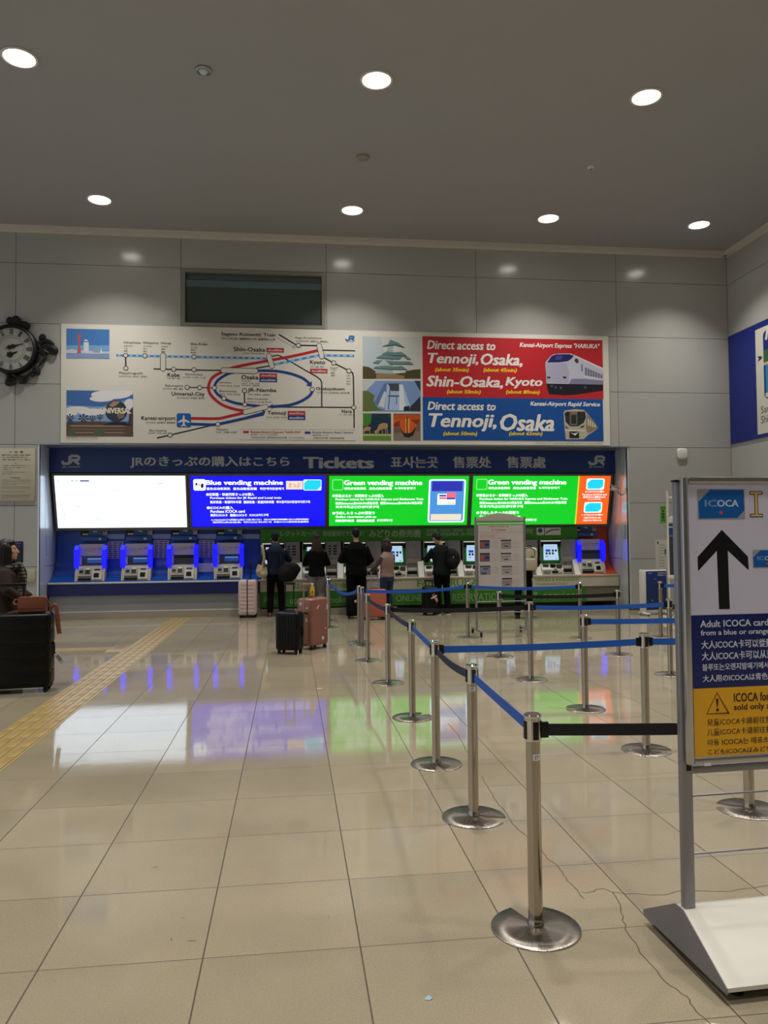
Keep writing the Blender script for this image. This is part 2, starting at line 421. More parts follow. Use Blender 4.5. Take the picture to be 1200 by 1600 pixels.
# dark window high in the back wall
wroot = thing('window_1', None, None, ((wx0+wx1)/2, WY, wz0)); wroot['kind'] = 'structure'
fr = mat('window_frame', '#8b867c', .35, .3)
mb = MB()
for a, b in (((wx0-.07, wz0-.07), (wx1+.07, wz0)), ((wx0-.07, wz1), (wx1+.07, wz1+.07)), ((wx0-.07, wz0), (wx0, wz1)), ((wx1, wz0), (wx1+.07, wz1))):
    mb.bx((a[0], WY-.015, a[1]), (b[0], WY+.12, b[1]), fr)
mb.build('window_frame', wroot, world=True, flat=True)
mb = MB(); mb.bx((wx0, WY+.05, wz0), (wx1, WY+.06, wz1), mat('dark_tinted_glass', '#5d6a68', .03, alpha=.35)); mb.build('window_pane', wroot, world=True, flat=True)
mb = MB(); dark_room = mat('control_room_wall', '#5f6f69', .8)
mb.bx((wx0-.4, WY+2.0, wz0-.5), (wx1+.4, WY+2.05, wz1+.5), dark_room); mb.bx((wx0-.4, WY+.14, wz0-.55), (wx1+.4, WY+2.05, wz0-.5), dark_room); mb.bx((wx0-.4, WY+.14, wz1+.5), (wx1+.4, WY+2.05, wz1+.55), dark_room)
mb.bx((wx0-.45, WY+.14, wz0-.55), (wx0-.4, WY+2.05, wz1+.55), dark_room); mb.bx((wx1+.4, WY+.14, wz0-.55), (wx1+.45, WY+2.05, wz1+.55), dark_room)
mb.build('control_room', wroot, world=True, flat=True)
beam = mat('pale_beam_glow', '#7fa0a8', .6, emit=.09)  # pale bluish beam inside the window, its paleness lifted by added emission
mb = MB(); mb.bx((wx0+.01, WY+.10, wz1-.26), (wx1-.01, WY+.13, wz1-.13), beam); mb.bx((wx0+.01, WY+.12, wz1-.1), (wx1-.01, WY+.14, wz1-.02), mat('upper_beam', '#5b6d72', .6)); mb.build('pale_beams', wroot, world=True, flat=True)

# niche lining
mb = MB()
mb.bx((NX0-.03, WY-.008, 0), (NX0, 16.62, NZ), nichem); mb.bx((NX0-.03, 16.64, 0), (NX0, NB, 1.125), nichem); mb.bx((NX0-.03, 16.64, 1.135), (NX0, NB, NZ), nichem)
mb.bx((NX0-.05, WY+.02, 0), (NX0-.031, NB, NZ), gap_m)
tag(mb.build('wall_niche_left', flat=True), kind='structure')
mb = MB()
mb.bx((NX1, WY-.008, 0), (NX1+.03, 16.62, NZ), nichem); mb.bx((NX1, 16.64, 0), (NX1+.03, NB, 1.125), nichem); mb.bx((NX1, 16.64, 1.135), (NX1+.03, NB, NZ), nichem)
mb.bx((NX1+.031, WY+.02, 0), (NX1+.05, NB, NZ), gap_m)
tag(mb.build('wall_niche_right', flat=True), kind='structure')
mb = MB(); mb.bx((NX0-.05, NB, 0), (NX1+.05, NB+.05, NZ+.1), dgrey); tag(mb.build('wall_niche_back', flat=True), kind='structure')
mb = MB(); mb.bx((NX0-.05, WY-.015, NZ), (NX1+.05, NB, NZ+.03), alu); tag(mb.build('trim_3', flat=True), kind='structure')

# ------------------------------------------------------------------ ceiling lamps
lamp_ring = mat('lamp_trim_ring', '#cfcac2', .4)
lamp_glow = mat('lamp_diffuser', '#fff8ec', .5, emit=13.0)
ring_me = MB().lathe([(.235, -.004), (.235, -.016), (.205, -.022), (.195, -.012), (.195, -.0005)], lamp_ring, 32).mesh('trim_ring'); ring_me.shade_smooth()
dif_me = MB().lathe([(.0001, -.012), (.1, -.0115), (.194, -.008)], lamp_glow, 32).mesh('diffuser')
lx = [-8.3, -3.54, 1.222, 5.19, 8.41]
ly = [14.78, 10.48, 6.18, 1.88, -2.42]  # rows nearer the camera are out of view, added to light the hall
LROW = {14.78: 'row nearest the ticket wall', 10.48: 'row farther from the ticket wall'}
LCOL = {-3.54: 'left end', 1.222: 'second from the left', 5.19: 'third from the left', 8.41: 'right end beside the corner'}
for yy in ly:
    for xx in lx:
        if xx == 8.41 and yy < 14 or xx == -8.3 and yy > 10: 
            lab = 'unseen round recessed downlight added beyond the side of the picture'
        else: lab = 'unseen round recessed downlight added to light the hall'
        if yy in LROW and xx in LCOL:
            if yy == 14.78: lab = 'bright round ceiling downlight, %s of the %s' % (LCOL[xx], LROW[yy])
            elif xx != 8.41: lab = 'large bright round ceiling downlight, %s of the %s' % ({-3.54: 'left', 1.222: 'middle', 5.19: 'right'}[xx], LROW[yy])
        t = thing('ceiling_downlight', lab, 'ceiling light', (xx, yy, CZ), 0, 'round downlights in the ceiling')
        for nm, me in (('trim_ring', ring_me), ('diffuser', dif_me)):
            o = bpy.data.objects.new(nm, me); COL.objects.link(o); o.parent = t
        ld = bpy.data.lights.new('lamp', 'AREA'); ld.shape = 'DISK'; ld.size = .36; ld.energy = LAMP_W; ld.color = (1, .955, .885); ld.spread = radians(97)
        lo = bpy.data.objects.new('lamp', ld); COL.objects.link(lo); lo.parent = t; lo.location = (0, 0, -.03)

p = on_floor(318, 109, CZ); t = thing('ceiling_spotlight', 'small round metal ceiling fitting with a pale lens between two large downlights', 'ceiling fitting', p)
MB().lathe([(.115, -.001), (.115, -.02), (.085, -.03), (.08, -.012), (.06, -.006)], alu, 28).build('collar', t)
MB().lathe([(.0001, -.055), (.045, -.05), (.062, -.03), (.062, -.001)], mat('lens', '#b9c8cc', .15), 24).build('lens', t)
p = on_floor(567, 245, CZ); t = thing('smoke_detector', 'flat round grey smoke detector on the ceiling, mid picture', 'smoke detector', p)
MB().lathe([(.0001, -.05), (.07, -.05), (.105, -.035), (.115, -.012), (.115, -.001)], mat('detector_plastic', '#8d877b', .5), 28).build('housing', t)
p = on_floor(923, 261, CZ); t = thing('sprinkler_head', 'tiny round white sprinkler plate on the ceiling', 'sprinkler', p)
MB().lathe([(.0001, -.02), (.03, -.02), (.055, -.012), (.06, -.001)], lamp_ring, 24).build('plate', t)
MB().lathe([(.0001, -.05), (.014, -.05), (.014, -.018)], chrome, 12).build('nozzle', t)

# ------------------------------------------------------------------ tactile paving
tact = mat('yellow_tactile_tile', '#a58e5c', .3, vary=.12, scale=5)
t = thing('tactile_strip', 'yellow tactile guide path running from the lower left to the ticket counter', 'tactile paving', (0, 0, 0))
sx0, sx1 = on_floor(243, 972).x, on_floor(293, 972).x
sl0, sl1 = on_floor(0, 1158).x, on_floor(0, 1207).x
xs0, xs1 = -2.86, -2.36
xs0, xs1 = (sx0+sl0+on_floor(83, 1100).x)/3, (sx1+sl1+on_floor(133, 1100).x)/3
wst = xs1-xs0
mb = MB(); mb.bx((xs0, 2.0, 0), (xs1, 16.62, .0025), tact)
for k in range(48):
    pass
mb.build('base_tile', t, flat=True)
mb = MB(); nbar = 4
for k in range(nbar):
    cx = xs0+wst*(k+.5)/nbar; y = 2.0
    while y < 16.5:
        mb.box((cx, y+.15, .005), (wst/nbar*.55, .288, .006), tact, .002); y += .30
mb.build('raised_bars', t)
j = on_floor(205, 1013); y0, y1 = on_floor(205, 1020).y, on_floor(205, 1006.5).y
t = thing('tactile_strip', 'yellow tactile branch leading left from the guide path behind the big black suitcase', 'tactile paving', (0, 0, 0))
mb = MB(); jx0 = on_floor(172, 1014).x; jy = on_floor(172, 1014).y
jx0 = on_floor(175, 1013).x; mb.bx((-9, jy-.16, 0), (jx0, jy+.16, .0025), tact); mb.bx((jx0, y0+.05, 0), (xs0-.005, y1-.05, .0025), tact); mb.build('base_tile', t, flat=True)
mb = MB()
for k in range(4): mb.box(((-9+jx0)/2, jy-.12+.08*k, .005), (jx0+9, .045, .006), tact, .002)
for k in range(6): mb.box((jx0+(xs0-jx0)*(k+.5)/6, (y0+y1)/2, .005), (.05, y1-y0-.14, .006), tact, .002)
mb.build('raised_bars', t)
t = thing('tactile_strip', 'short yellow tactile end bar lying along the foot of the ticket counter', 'tactile paving', (0, 0, 0))
mb = MB(); a, b = on_floor(244, 971), on_floor(318, 971); mb.bx((a.x, 16.60, .0), (b.x, 16.74, .003), tact); mb.build('base_tile', t, flat=True)
mb = MB()
for k in range(18): mb.lathe([(.0001, .009), (.012, .008), (.018, .003)], tact, 10, c=(a.x+(b.x-a.x)*(k+.5)/18, 16.67, 0))
mb.build('raised_dots', t)

# ================================================================== THE ROUTE BANNER
def crop(x0, y0, k): return lambda x, y: (x0+x/k, y0+y/k)
P1, P2, P3, P4, P5 = crop(90, 500, 4.8), crop(320, 500, 4.8), crop(560, 515, 8.645), crop(840, 520, 8.892), crop(540, 500, 2.727)
cmap = lambda P, pts: [P(*p) for p in pts]
pr_white = mat('print_white', '#cfccc4', .35); pr_red = mat('print_red', '#b5202a', .4); pr_blue = mat('print_blue', '#0d4b96', .4)
pr_black = mat('print_black', '#17171c', .4); pr_dred = mat('print_crimson', '#b11c30', .4); pr_navy = mat('print_navy', '#123d86', .4)
pr_cyan = mat('print_cyan', '#1a86cc', .4); pr_yel = mat('print_yellow', '#f2cf12', .4); pr_lb = mat('print_jr_blue', '#0b5aa8', .4)
def pm(h): return mat('print_'+h.strip('#'), h, .4)

bt = thing('route_banner', 'long white route map and train banner mounted on the wall above the ticket counter', 'banner', (1.2, WY, 3.66))
S = Sheet((0, WY-.03, 0), (1, 0, 0), (0, 0, 1))
ba = S.px(95, 507); bb = S.px(952, 692)
BX0, BX1, BZ0, BZ1 = -4.642, 7.036, 3.655, 6.07
BX0, BX1 = S.px(95, 600).x, S.px(952, 610).x; BZ1, BZ0 = S.px(520, 515.5).y, S.px(520, 694).y
mb = MB(); mb.bx((BX0, WY-.029, BZ0), (BX1, WY-.001, BZ1), mat('banner_sheet', '#d2cfc6', .32, vary=.015, scale=1)); mb.build('panel', bt, world=True, flat=True)

# route lines
mb = MB(); Q2 = lambda *p: cmap(P2, p)
S.line(mb, Q2((0, 377), (130, 378)), 2.1, pr_black); S.line(mb, [P1(720, 367), P2(0, 377)], 2.1, pr_black)
S.line(mb, Q2((385, 362), (480, 345)), 2, pr_black)
S.line(mb, Q2((505, 272), (545, 264), (570, 272), (640, 310), (750, 375), (840, 425), (870, 450), (877, 470), (877, 650)), 1.9, pr_black)
S.line(mb, Q2((555, 108), (690, 190), (860, 193)), 2.2, pr_black); S.line(mb, Q2((540, 130), (668, 205)), .8, grey)
S.line(mb, Q2((870, 226), (1128, 231)), 1.9, pr_black)
S.line(mb, Q2((890, 280), (965, 322), (1085, 382), (1108, 396), (1114, 420), (1118, 655), (1120, 810)), 2, pr_black)
S.line(mb, Q2((470, 652), (1118, 656)), 1.9, pr_black); S.line(mb, Q2((298, 530), (298, 632)), 1.9, pr_black)
S.line(mb, [P1(510, 270), P1(512, 362)], 2.2, pr_black)
S.line(mb, [P1(970, 505), P2(75, 509)], 1.6, pr_black)
S.line(mb, [P1(745, 885), P1(843, 863), P1(1190, 782), P2(100, 785)], 2.1, pr_black)
def dashed(mb, a, b, n, w=3.4):
    S.line(mb, [a, b], w, pr_cyan, h=.0035)
    for k in range(n):
        t0, t1 = (k+.3)/n, (k+.75)/n
        S.line(mb, [(a[0]+(b[0]-a[0])*t, a[1]+(b[1]-a[1])*t) for t in (t0, t1)], w*.42, pr_white, h=.0045)
dashed(mb, P1(440, 265), P2(490, 289), 26); dashed(mb, P2(515, 335), P2(860, 263), 6); dashed(mb, P2(880, 265), P2(1120, 269), 5)
red = Q2((850, 228), (640, 275), (250, 348), (130, 390), (60, 430), (32, 480), (30, 530), (60, 580), (130, 635), (220, 668), (300, 682))
S.line(mb, red, 4.4, pr_dred, h=.005, sub=6)
S.line(mb, [P2(300, 695), P2(115, 738), P2(60, 740), P1(1000, 738)], 4.4, pr_dred, h=.005)
S.line(mb, Q2((390, 381), (520, 382), (640, 402), (740, 440), (795, 490)), 4.4, pr_navy, h=.0055, sub=6)
S.poly(mb, Q2((758, 490), (803, 458), (802, 500)), pr_navy, h=.0056)
S.line(mb, Q2((808, 530), (785, 568), (720, 610), (640, 637), (560, 646), (500, 650)), 4.4, pr_navy, h=.0055, sub=6)
S.poly(mb, Q2((478, 650), (515, 625), (500, 650), (512, 668)), pr_navy, h=.0056)
S.line(mb, Q2((270, 385), (180, 402), (100, 450), (72, 505), (90, 550), (140, 588), (220, 620), (300, 634), (420, 648)), 4.2, pr_navy, h=.0055, sub=6)
S.line(mb, [P2(446, 680), P2(436, 703), P2(300, 738), P2(100, 782), P2(60, 786), P1(1000, 780)], 4.4, pr_navy, h=.0052)
def stop(x, y, r=3.1):
    S.circ(mb, x, y, r*1.28, pr_black, h=.0065); S.circ(mb, x, y, r*.92, pr_white, h=.0075)
for q in ((P1(510, 265)), P1(655, 268), P1(512, 362), P1(870, 370), P1(1023, 276), P1(1023, 373), P1(972, 505), P1(1065, 507), P1(843, 863), P2(98, 782), P2(72, 509), P2(143, 588),
          P2(298, 530), P2(300, 634), P2(806, 521), P2(702, 190), P2(967, 322), P2(1081, 382), P2(1117, 656)): stop(*q)
S.circ(mb, *P2(667, 204), 2.2, pr_black, h=.0065); S.circ(mb, *P2(667, 204), 1.5, pr_white, h=.0075)
def capsule(a, b, w):
    for ww, m, h in ((w, pr_black, .007), (w-1.7, pr_white, .008)):
        S.line(mb, [a, b], ww, m, h=h); S.circ(mb, *a, ww/2, m, h=h); S.circ(mb, *b, ww/2, m, h=h)
capsule(P1(791, 268), P1(791, 364), 9.2); capsule(P2(140, 377), P2(378, 383), 9.2); capsule(P2(480, 268), P2(503, 345), 8.6); capsule(P2(858, 192), P2(878, 275), 8.4); capsule(P2(305, 690), P2(455, 652), 8.8)
# airport sign
S.rect(mb, *P1(893, 700), *P1(1000, 805), pr_lb, h=.006, rnd=.04)
ap = [(946, 712), (953, 722), (953, 742), (990, 762), (990, 772), (953, 762), (953, 782), (966, 794), (966, 799), (946, 794), (926, 799), (926, 794), (939, 782), (939, 762), (902, 772), (902, 762), (939, 742), (939, 722)]
S.poly(mb, cmap(P1, ap), pr_white, h=.008)
# time tags and legend
S.rect(mb, *P2(462, 210), *P2(593, 243), pr_dred, h=.006); S.rect(mb, *P2(790, 366), *P2(920, 399), pr_dred, h=.006)
for x0, y0 in ((410, 400), (622, 683)):
    S.rect(mb, *P2(x0, y0), *P2(x0+132, y0+33), pr_dred, h=.006); S.rect(mb, *P2(x0, y0+34), *P2(x0+132, y0+66), pr_navy, h=.006)
S.line(mb, Q2((265, 820), (1132, 824), (1130, 905), (266, 898)), .4, grey, closed=True)
S.rect(mb, *P2(287, 832), *P2(330, 848), pr_dred); S.rect(mb, *P2(750, 837), *P2(793, 853), pr_navy)
mb.build('route_map', bt, world=True, flat=True)

# lettering of the map
mb = MB()
def T(P, s, x0, y0, x1, y1, m=pr_black, bold=0.0, shear=0.0, h=.009, sheet=S): sheet.text(mb, s, *P(x0, y0), *P(x1, y1), m, h=h, bold=bold, shear=shear)
for a in ((P1, 'Hiroshima', 497, 160, 622, 178), (P1, '히로시마', 497, 189, 560, 201), (P1, '广岛', 497, 209, 522, 221), (P1, '廣島', 497, 226, 524, 239),
          (P1, 'Okayama', 640, 162, 757, 184), (P1, '오카야마', 643, 192, 706, 203), (P1, '冈山', 643, 211, 670, 222), (P1, '岡山', 643, 230, 672, 242),
          (P1, 'Himeji', 776, 165, 850, 187), (P1, '히메지', 777, 194, 824, 206), (P1, '姬路', 777, 213, 806, 224), (P1, '姫路', 777, 232, 806, 244),
          (P1, 'Shin-Kobe', 998, 170, 1123, 190), (P1, '신고베', 998, 200, 1045, 213), (P1, '新神户', 998, 219, 1040, 231), (P1, '新神戶', 998, 238, 1042, 250),
          (P1, 'Miyajimaguchi', 462, 389, 638, 411), (P1, '미야지마구치  宫岛口  宮島口', 462, 417, 672, 430),
          (P1, '고베  神户  神戶', 820, 432, 922, 443), (P1, 'Sannomiya', 957, 400, 1088, 418), (P1, '산노미야  三之宫  三之宮', 940, 425, 1110, 437),
          (P1, 'Sakurajima', 806, 484, 942, 505), (P1, '사쿠라지마  樱岛  櫻島', 786, 510, 940, 523), (P1, '유니버설시티  环球城  環球城', 895, 578, 1102, 592),
          (P1, '간사이공항  关西机场  關西機場', 660, 762, 882, 777), (P1, 'Shirahama', 685, 820, 818, 836), (P1, '시라하마  白滨  白濱', 675, 842, 818, 855),
          (P2, '사가노 토롯코열차  嵯峨野观光小火车  嵯峨野觀光小火車', 125, 134, 528, 152), (P2, 'Saga-Arashiyama', 678, 127, 880, 145), (P2, '사가아라시야마  嵯峨岚山  嵯峨嵐山', 680, 153, 925, 167),
          (P2, '신오사카  新大阪  新大阪', 283, 245, 450, 258), (P2, '오사카  大阪  大阪', 275, 470, 410, 482), (P2, '우메다  梅田', 275, 486, 410, 497), (P2, '(Umeda)', 276, 452, 345, 464),
          (P2, '교토  京都  京都', 790, 345, 893, 358), (P2, 'Nishikujo', 105, 463, 200, 478), (P2, '니시쿠조  西九条  西九條', 98, 488, 262, 500), (P2, 'Bentencho', 110, 525, 240, 541), (P2, '벤텐초  弁天町  辯天町', 112, 551, 265, 563),
          (P2, 'Shin-Imamiya', 318, 584, 475, 602), (P2, '신이마미야  新今宫  新今宮', 318, 609, 500, 622), (P2, '난바  JR难波  JR難波', 325, 554, 487, 568), (P2, '덴노지  天王寺  天王寺', 462, 724, 615, 738),
          (P2, '오사카조코엔  大阪城公园  大阪城公園', 835, 538, 1085, 552), (P2, '나라  奈良  奈良', 1003, 704, 1103, 716), (P2, 'Hineno', 86, 812, 175, 828), (P2, '히네노  日根野  日根野', 86, 836, 240, 848),
          (P2, 'Inari', 943, 352, 992, 366), (P2, '이나리', 945, 372, 985, 384), (P2, '稻荷', 945, 391, 975, 403), (P2, '稻荷', 945, 410, 975, 422), (P2, 'Uji', 1062, 413, 1090, 425), (P2, '우지', 1062, 433, 1092, 445), (P2, '宇治', 1062, 454, 1092, 466), (P2, '宇治', 1062, 474, 1092, 487)):
    T(*a)
for a in ((P1, 'Kobe', 824, 397, 914, 426), (P1, 'Universal-City', 855, 540, 1102, 575), (P1, 'Kansai-airport', 628, 722, 884, 757), (P2, 'Sagano Romantic Train', 124, 96, 530, 128), (P2, 'Shin-Osaka', 216, 205, 453, 236),
          (P2, 'Kyoto', 790, 302, 902, 338), (P2, 'Osaka', 275, 413, 402, 445), (P2, 'JR-Namba', 322, 512, 537, 547), (P2, 'Tennoji', 470, 682, 610, 718), (P2, 'Osakajokoen', 835, 504, 1048, 532), (P2, 'Nara', 1027, 672, 1102, 696)): T(*a, bold=.013)
for x0, y0, s in ((462, 210, 'about50min'), (790, 366, 'about80min'), (410, 400, 'about45min'), (622, 683, 'about35min')): T(P2, s, x0+12, y0+8, x0+120, y0+25, pr_white, bold=.02)
for x0, y0, s in ((410, 434, 'about65min'), (622, 717, 'about50min')): T(P2, s, x0+12, y0+8, x0+120, y0+25, pr_white, bold=.02)
T(P2, 'Kansai-Airport Express "HARUKA"', 345, 832, 722, 852, pr_dred, bold=.02); T(P2, 'Kansai-Airport Rapid Service', 808, 836, 1112, 852, pr_navy, bold=.015)
T(P2, '関空特急「はるか」  간사이공항특급', 346, 855, 545, 866); T(P2, '关西机场特快  關西機場特快列車  간사이공항특급', 346, 876, 745, 888); T(P2, '関空快速  간사이', 810, 858, 925, 869); T(P2, '关西机场快速  關西機場快速', 812, 879, 1045, 891)
T(P1, 'UNIVERSAL STUDIOS JAPAN', 68, 879, 300, 889); T(P1, 'Universal Studios Japan  2 chome', 68, 894, 300, 901, grey)
mb.build('map_lettering', bt, world=True, flat=True)

def jr_logo(mb, sheet, x0, y0, x1, y1, m, h=.006, sub=None):
    """JR monogram inside a photo-pixel box"""
    w, hh = x1-x0, y1-y0; f = lambda u, v: (x0+u*w, y0+v*hh)
    lw = .155*w
    sheet.line(mb, [f(0, .60), f(0, .80), f(.06, .90), f(.30, .90), f(.42, .80), f(.42, .10)], lw, m, h=h)
    sheet.line(mb, [f(.42, .10), f(.86, .10), f(.93, .2), f(.93, .42), f(.86, .54), f(.42, .54)], lw, m, h=h)
    sheet.line(mb, [f(.62, .54), f(.96, .98)], lw, m, h=h)
mb = MB(); jr_logo(mb, S, *P2(1058, 118), *P2(1122, 156), pr_lb); T(P2, 'JR-WEST', 1062, 160, 1120, 168, pr_lb); mb.build('railway_emblem', bt, world=True, flat=True)

# photographs printed on the banner
def photo(name): return MB()
mb = MB(); A = lambda *p: cmap(P1, p)                         # harbour tower
S.rect(mb, *P1(66, 68), *P1(388, 288), pm('#3f74b4'), h=.003); S.poly(mb, A((66, 190), (388, 190), (388, 230), (66, 230)), pm('#6f9ccb'), h=.004)
S.poly(mb, A((66, 250), (66, 225), (110, 218), (150, 228), (388, 236), (388, 255)), pm('#b9bfcc'), h=.005); S.poly(mb, A((66, 255), (388, 252), (388, 288), (66, 288)), pm('#7d93bd'), h=.005)
S.poly(mb, A((146, 108), (178, 108), (170, 150), (168, 190), (178, 250), (146, 250), (156, 190), (154, 150)), pm('#b8545c'), h=.006)
S.poly(mb, A((196, 160), (212, 142), (234, 160), (234, 240), (196, 240)), pm('#c9cdd6'), h=.006); S.rect(mb, *P1(196, 160), *P1(234, 166), pm('#44506a'), h=.007)
S.poly(mb, A((265, 245), (275, 215), (300, 210), (330, 245)), pm('#8b9ab4'), h=.006); S.poly(mb, A((318, 245), (328, 208), (334, 245)), pm('#d7dbe2'), h=.007)
mb.build('harbour_photo', bt, world=True, flat=True)
mb = MB(); P1_open = P1; P1 = lambda x, y: P1_open(min(max(x, 66), 566), min(max(y, 530), 872))    # globe photo, shapes kept inside its border
S.rect(mb, *P1(66, 530), *P1(566, 872), pm('#3b66a4'), h=.003); S.poly(mb, A((66, 700), (66, 640), (330, 650), (566, 590), (566, 760), (66, 760)), pm('#7f9cc4'), h=.0035)
for cx, cy, rx, ry in ((400, 560, 150, 34), (330, 590, 90, 24), (520, 540, 60, 26), (150, 670, 90, 22), (260, 690, 110, 26), (90, 700, 60, 20), (540, 630, 40, 40)):
    S.poly(mb, [P1(cx+rx*cos(2*pi*k/18), cy+ry*sin(2*pi*k/18)) for k in range(18)], pm('#d9d9da'), h=.0042)
S.poly(mb, A((66, 872), (66, 770), (300, 760), (566, 790), (566, 872)), pm('#5a4438'), h=.005)
for y, c in ((790, '#a08f80'), (815, '#7b6656'), (840, '#9c8676'), (860, '#6e584a')): S.poly(mb, A((90, y), (480, y+2), (520, y+9), (90, y+8)), pm(c), h=.0055)
for cx, cy, r in ((92, 735, 34), (195, 740, 40), (262, 742, 28), (318, 730, 26), (96, 765, 22)):
    for k in range(7): S.poly(mb, [P1(cx, cy), P1(cx+r*cos(k*.9), cy+r*.8*sin(k*.9)-4), P1(cx+r*cos(k*.9+.45), cy+r*.8*sin(k*.9+.45)-4)], pm('#26301f'), h=.006)
    S.line(mb, [P1(cx, cy), P1(cx, cy+50)], .8, pm('#3b2e22'), h=.0058)
for cx, cy, r in ((105, 848, 32), (312, 850, 42)): S.poly(mb, [P1(cx+r*cos(2*pi*k/20), cy+r*sin(2*pi*k/20)) for k in range(20)], pm('#4e5a44'), h=.007)
S.poly(mb, A((566, 650), (540, 680), (530, 780), (566, 800)), pm('#3a3a3c'), h=.006)
S.circ(mb, *P1(440, 685), 17.2, pm('#2b3443'), h=.007); S.poly(mb, A((385, 640), (420, 610), (470, 612), (440, 640), (410, 655)), pm('#a8805c'), h=.0075); S.poly(mb, A((440, 700), (500, 690), (500, 730), (460, 745)), pm('#7a6350'), h=.0075)
S.poly(mb, A((330, 790), (400, 765), (500, 765), (560, 790)), pm('#1f1d1c'), h=.0072)
T(P1, 'UNIVERSAL', 322, 660, 552, 700, pm('#e0d8c6'), bold=.04, h=.009); mb.build('globe_photo', bt, world=True, flat=True); P1 = P1_open
B3 = lambda *p: cmap(P3, p)
mb = MB()                                                     # castle
S.rect(mb, *P3(58, 100), *P3(838, 663), pm('#aeb9c2'), h=.003); S.poly(mb, B3((300, 100), (838, 100), (838, 560), (420, 560)), pm('#bfc1be'), h=.0035)
S.poly(mb, B3((58, 663), (58, 495), (140, 505), (230, 560), (400, 590), (640, 560), (760, 540), (838, 535), (838, 663)), pm('#4a4226'), h=.004); S.poly(mb, B3((240, 600), (420, 590), (620, 625), (620, 663), (240, 663)), pm('#8b7558'), h=.005)
cw, cg, cd = pm('#c4c6c2'), pm('#5f7f80'), pm('#2f4447')
for k, (y0, y1, xa, xb) in enumerate(((500, 590, 225, 640), (440, 510, 240, 660), (380, 450, 290, 620), (310, 390, 330, 600), (210, 320, 380, 590))):
    S.poly(mb, B3((xa, y1), (xa+20, y0), (480, y0-6), (xb-20, y0), (xb, y1-8), (480, y1+6)), cw, h=.0055+k*.0008); S.poly(mb, B3((xa, y1), (xa+20, y0), (470, y0-6), (470, y1+4)), pm('#97a8ac'), h=.0058+k*.0008)
for k, (y, xa, xb) in enumerate(((520, 200, 660), (450, 195, 745), (380, 245, 710), (330, 320, 650))):
    S.poly(mb, B3((xa, y), (xa+60, y-36), (480, y-22), (xb-70, y-30), (xb, y+20), (480, y+22)), cg, h=.0066+k*.0008); S.line(mb, B3((xa, y+4), (480, y+24), (xb, y+24)), 1.2, cd, h=.0072+k*.0008)
S.poly(mb, B3((330, 225), (400, 195), (430, 135), (540, 180), (618, 240), (490, 205)), cg, h=.0105); S.line(mb, B3((330, 228), (490, 210), (618, 244)), 1.6, cd, h=.011)
S.poly(mb, B3((240, 500), (340, 400), (430, 480)), pm('#a9b6b8'), h=.0106); S.poly(mb, B3((540, 430), (600, 370), (690, 430)), cw, h=.0106)
mb.build('castle_photo', bt, world=True, flat=True)
mb = MB()                                                     # skyscraper with a gap
S.rect(mb, *P3(58, 692), *P3(838, 1103), pm('#7591c0'), h=.003)
S.poly(mb, B3((215, 985), (345, 735), (400, 725), (350, 1000), (270, 1040)), pm('#56719f'), h=.004); S.poly(mb, B3((265, 1030), (350, 830), (375, 850), (350, 1060)), pm('#bfc8d2'), h=.005)
S.poly(mb, B3((360, 1090), (385, 740), (600, 740), (700, 1040), (640, 1090)), pm('#a9bcd8'), h=.0045); S.poly(mb, B3((400, 728), (550, 728), (550, 830), (440, 830)), pm('#3c464c'), h=.006); S.poly(mb, B3((440, 830), (550, 830), (540, 1090), (430, 1090)), pm('#9fb6dc'), h=.006)
S.poly(mb, B3((550, 740), (600, 750), (640, 1090), (550, 1090)), pm('#d0d6de'), h=.0062); S.rect(mb, *P3(400, 890), *P3(550, 908), pm('#3a4a63'), h=.008); S.line(mb, B3((430, 760), (405, 1080)), 1.6, pm('#43557a'), h=.008); S.line(mb, B3((515, 905), (515, 1010)), 1, pm('#43557a'), h=.008)
S.poly(mb, B3((58, 1100), (58, 830), (130, 830), (220, 890), (200, 960), (260, 1060), (350, 1090)), pm('#5a6b3a'), h=.007); S.poly(mb, B3((58, 692), (235, 692), (110, 820), (58, 830)), pm('#b9bdb9'), h=.007)
S.poly(mb, B3((690, 1100), (700, 1040), (780, 960), (838, 900), (838, 1103)), pm('#283142'), h=.007); S.poly(mb, B3((755, 692), (838, 692), (838, 840)), pm('#2b3c58'), h=.007); S.poly(mb, B3((610, 1100), (615, 1040), (690, 1030), (690, 1100)), pm('#20262b'), h=.0072)
mb.build('tower_photo', bt, world=True, flat=True)
mb = MB()                                                     # deer
S.rect(mb, *P3(62, 1132), *P3(440, 1496), pm('#123047'), h=.003); S.poly(mb, B3((62, 1132), (180, 1132), (170, 1260), (110, 1310), (62, 1300)), pm('#3f7c2c'), h=.004); S.poly(mb, B3((390, 1132), (440, 1132), (440, 1240)), pm('#2b4c3d'), h=.004)
S.poly(mb, B3((62, 1496), (62, 1410), (440, 1420), (440, 1496)), pm('#5d8437'), h=.004); S.rect(mb, *P3(62, 1408), *P3(440, 1436), pm('#a8b06c'), h=.0045)
fur = pm('#a9855c')
S.poly(mb, B3((210, 1375), (250, 1350), (280, 1280), (340, 1258), (395, 1270), (400, 1310), (380, 1345), (330, 1340), (290, 1360), (250, 1400), (235, 1415)), fur, h=.006)
S.poly(mb, B3((62, 1350), (90, 1315), (150, 1310), (172, 1330), (150, 1365), (90, 1370), (70, 1395)), fur, h=.006)
for x0, x1 in ((275, 265), (320, 325), (365, 370), (388, 398), (150, 155), (80, 78)): S.line(mb, B3((x0, 1340), (x1, 1410 if x0 > 200 else 1398)), 1.1, fur, h=.0055)
mb.build('deer_photo', bt, world=True, flat=True)
mb = MB()                                                     # vermilion gate
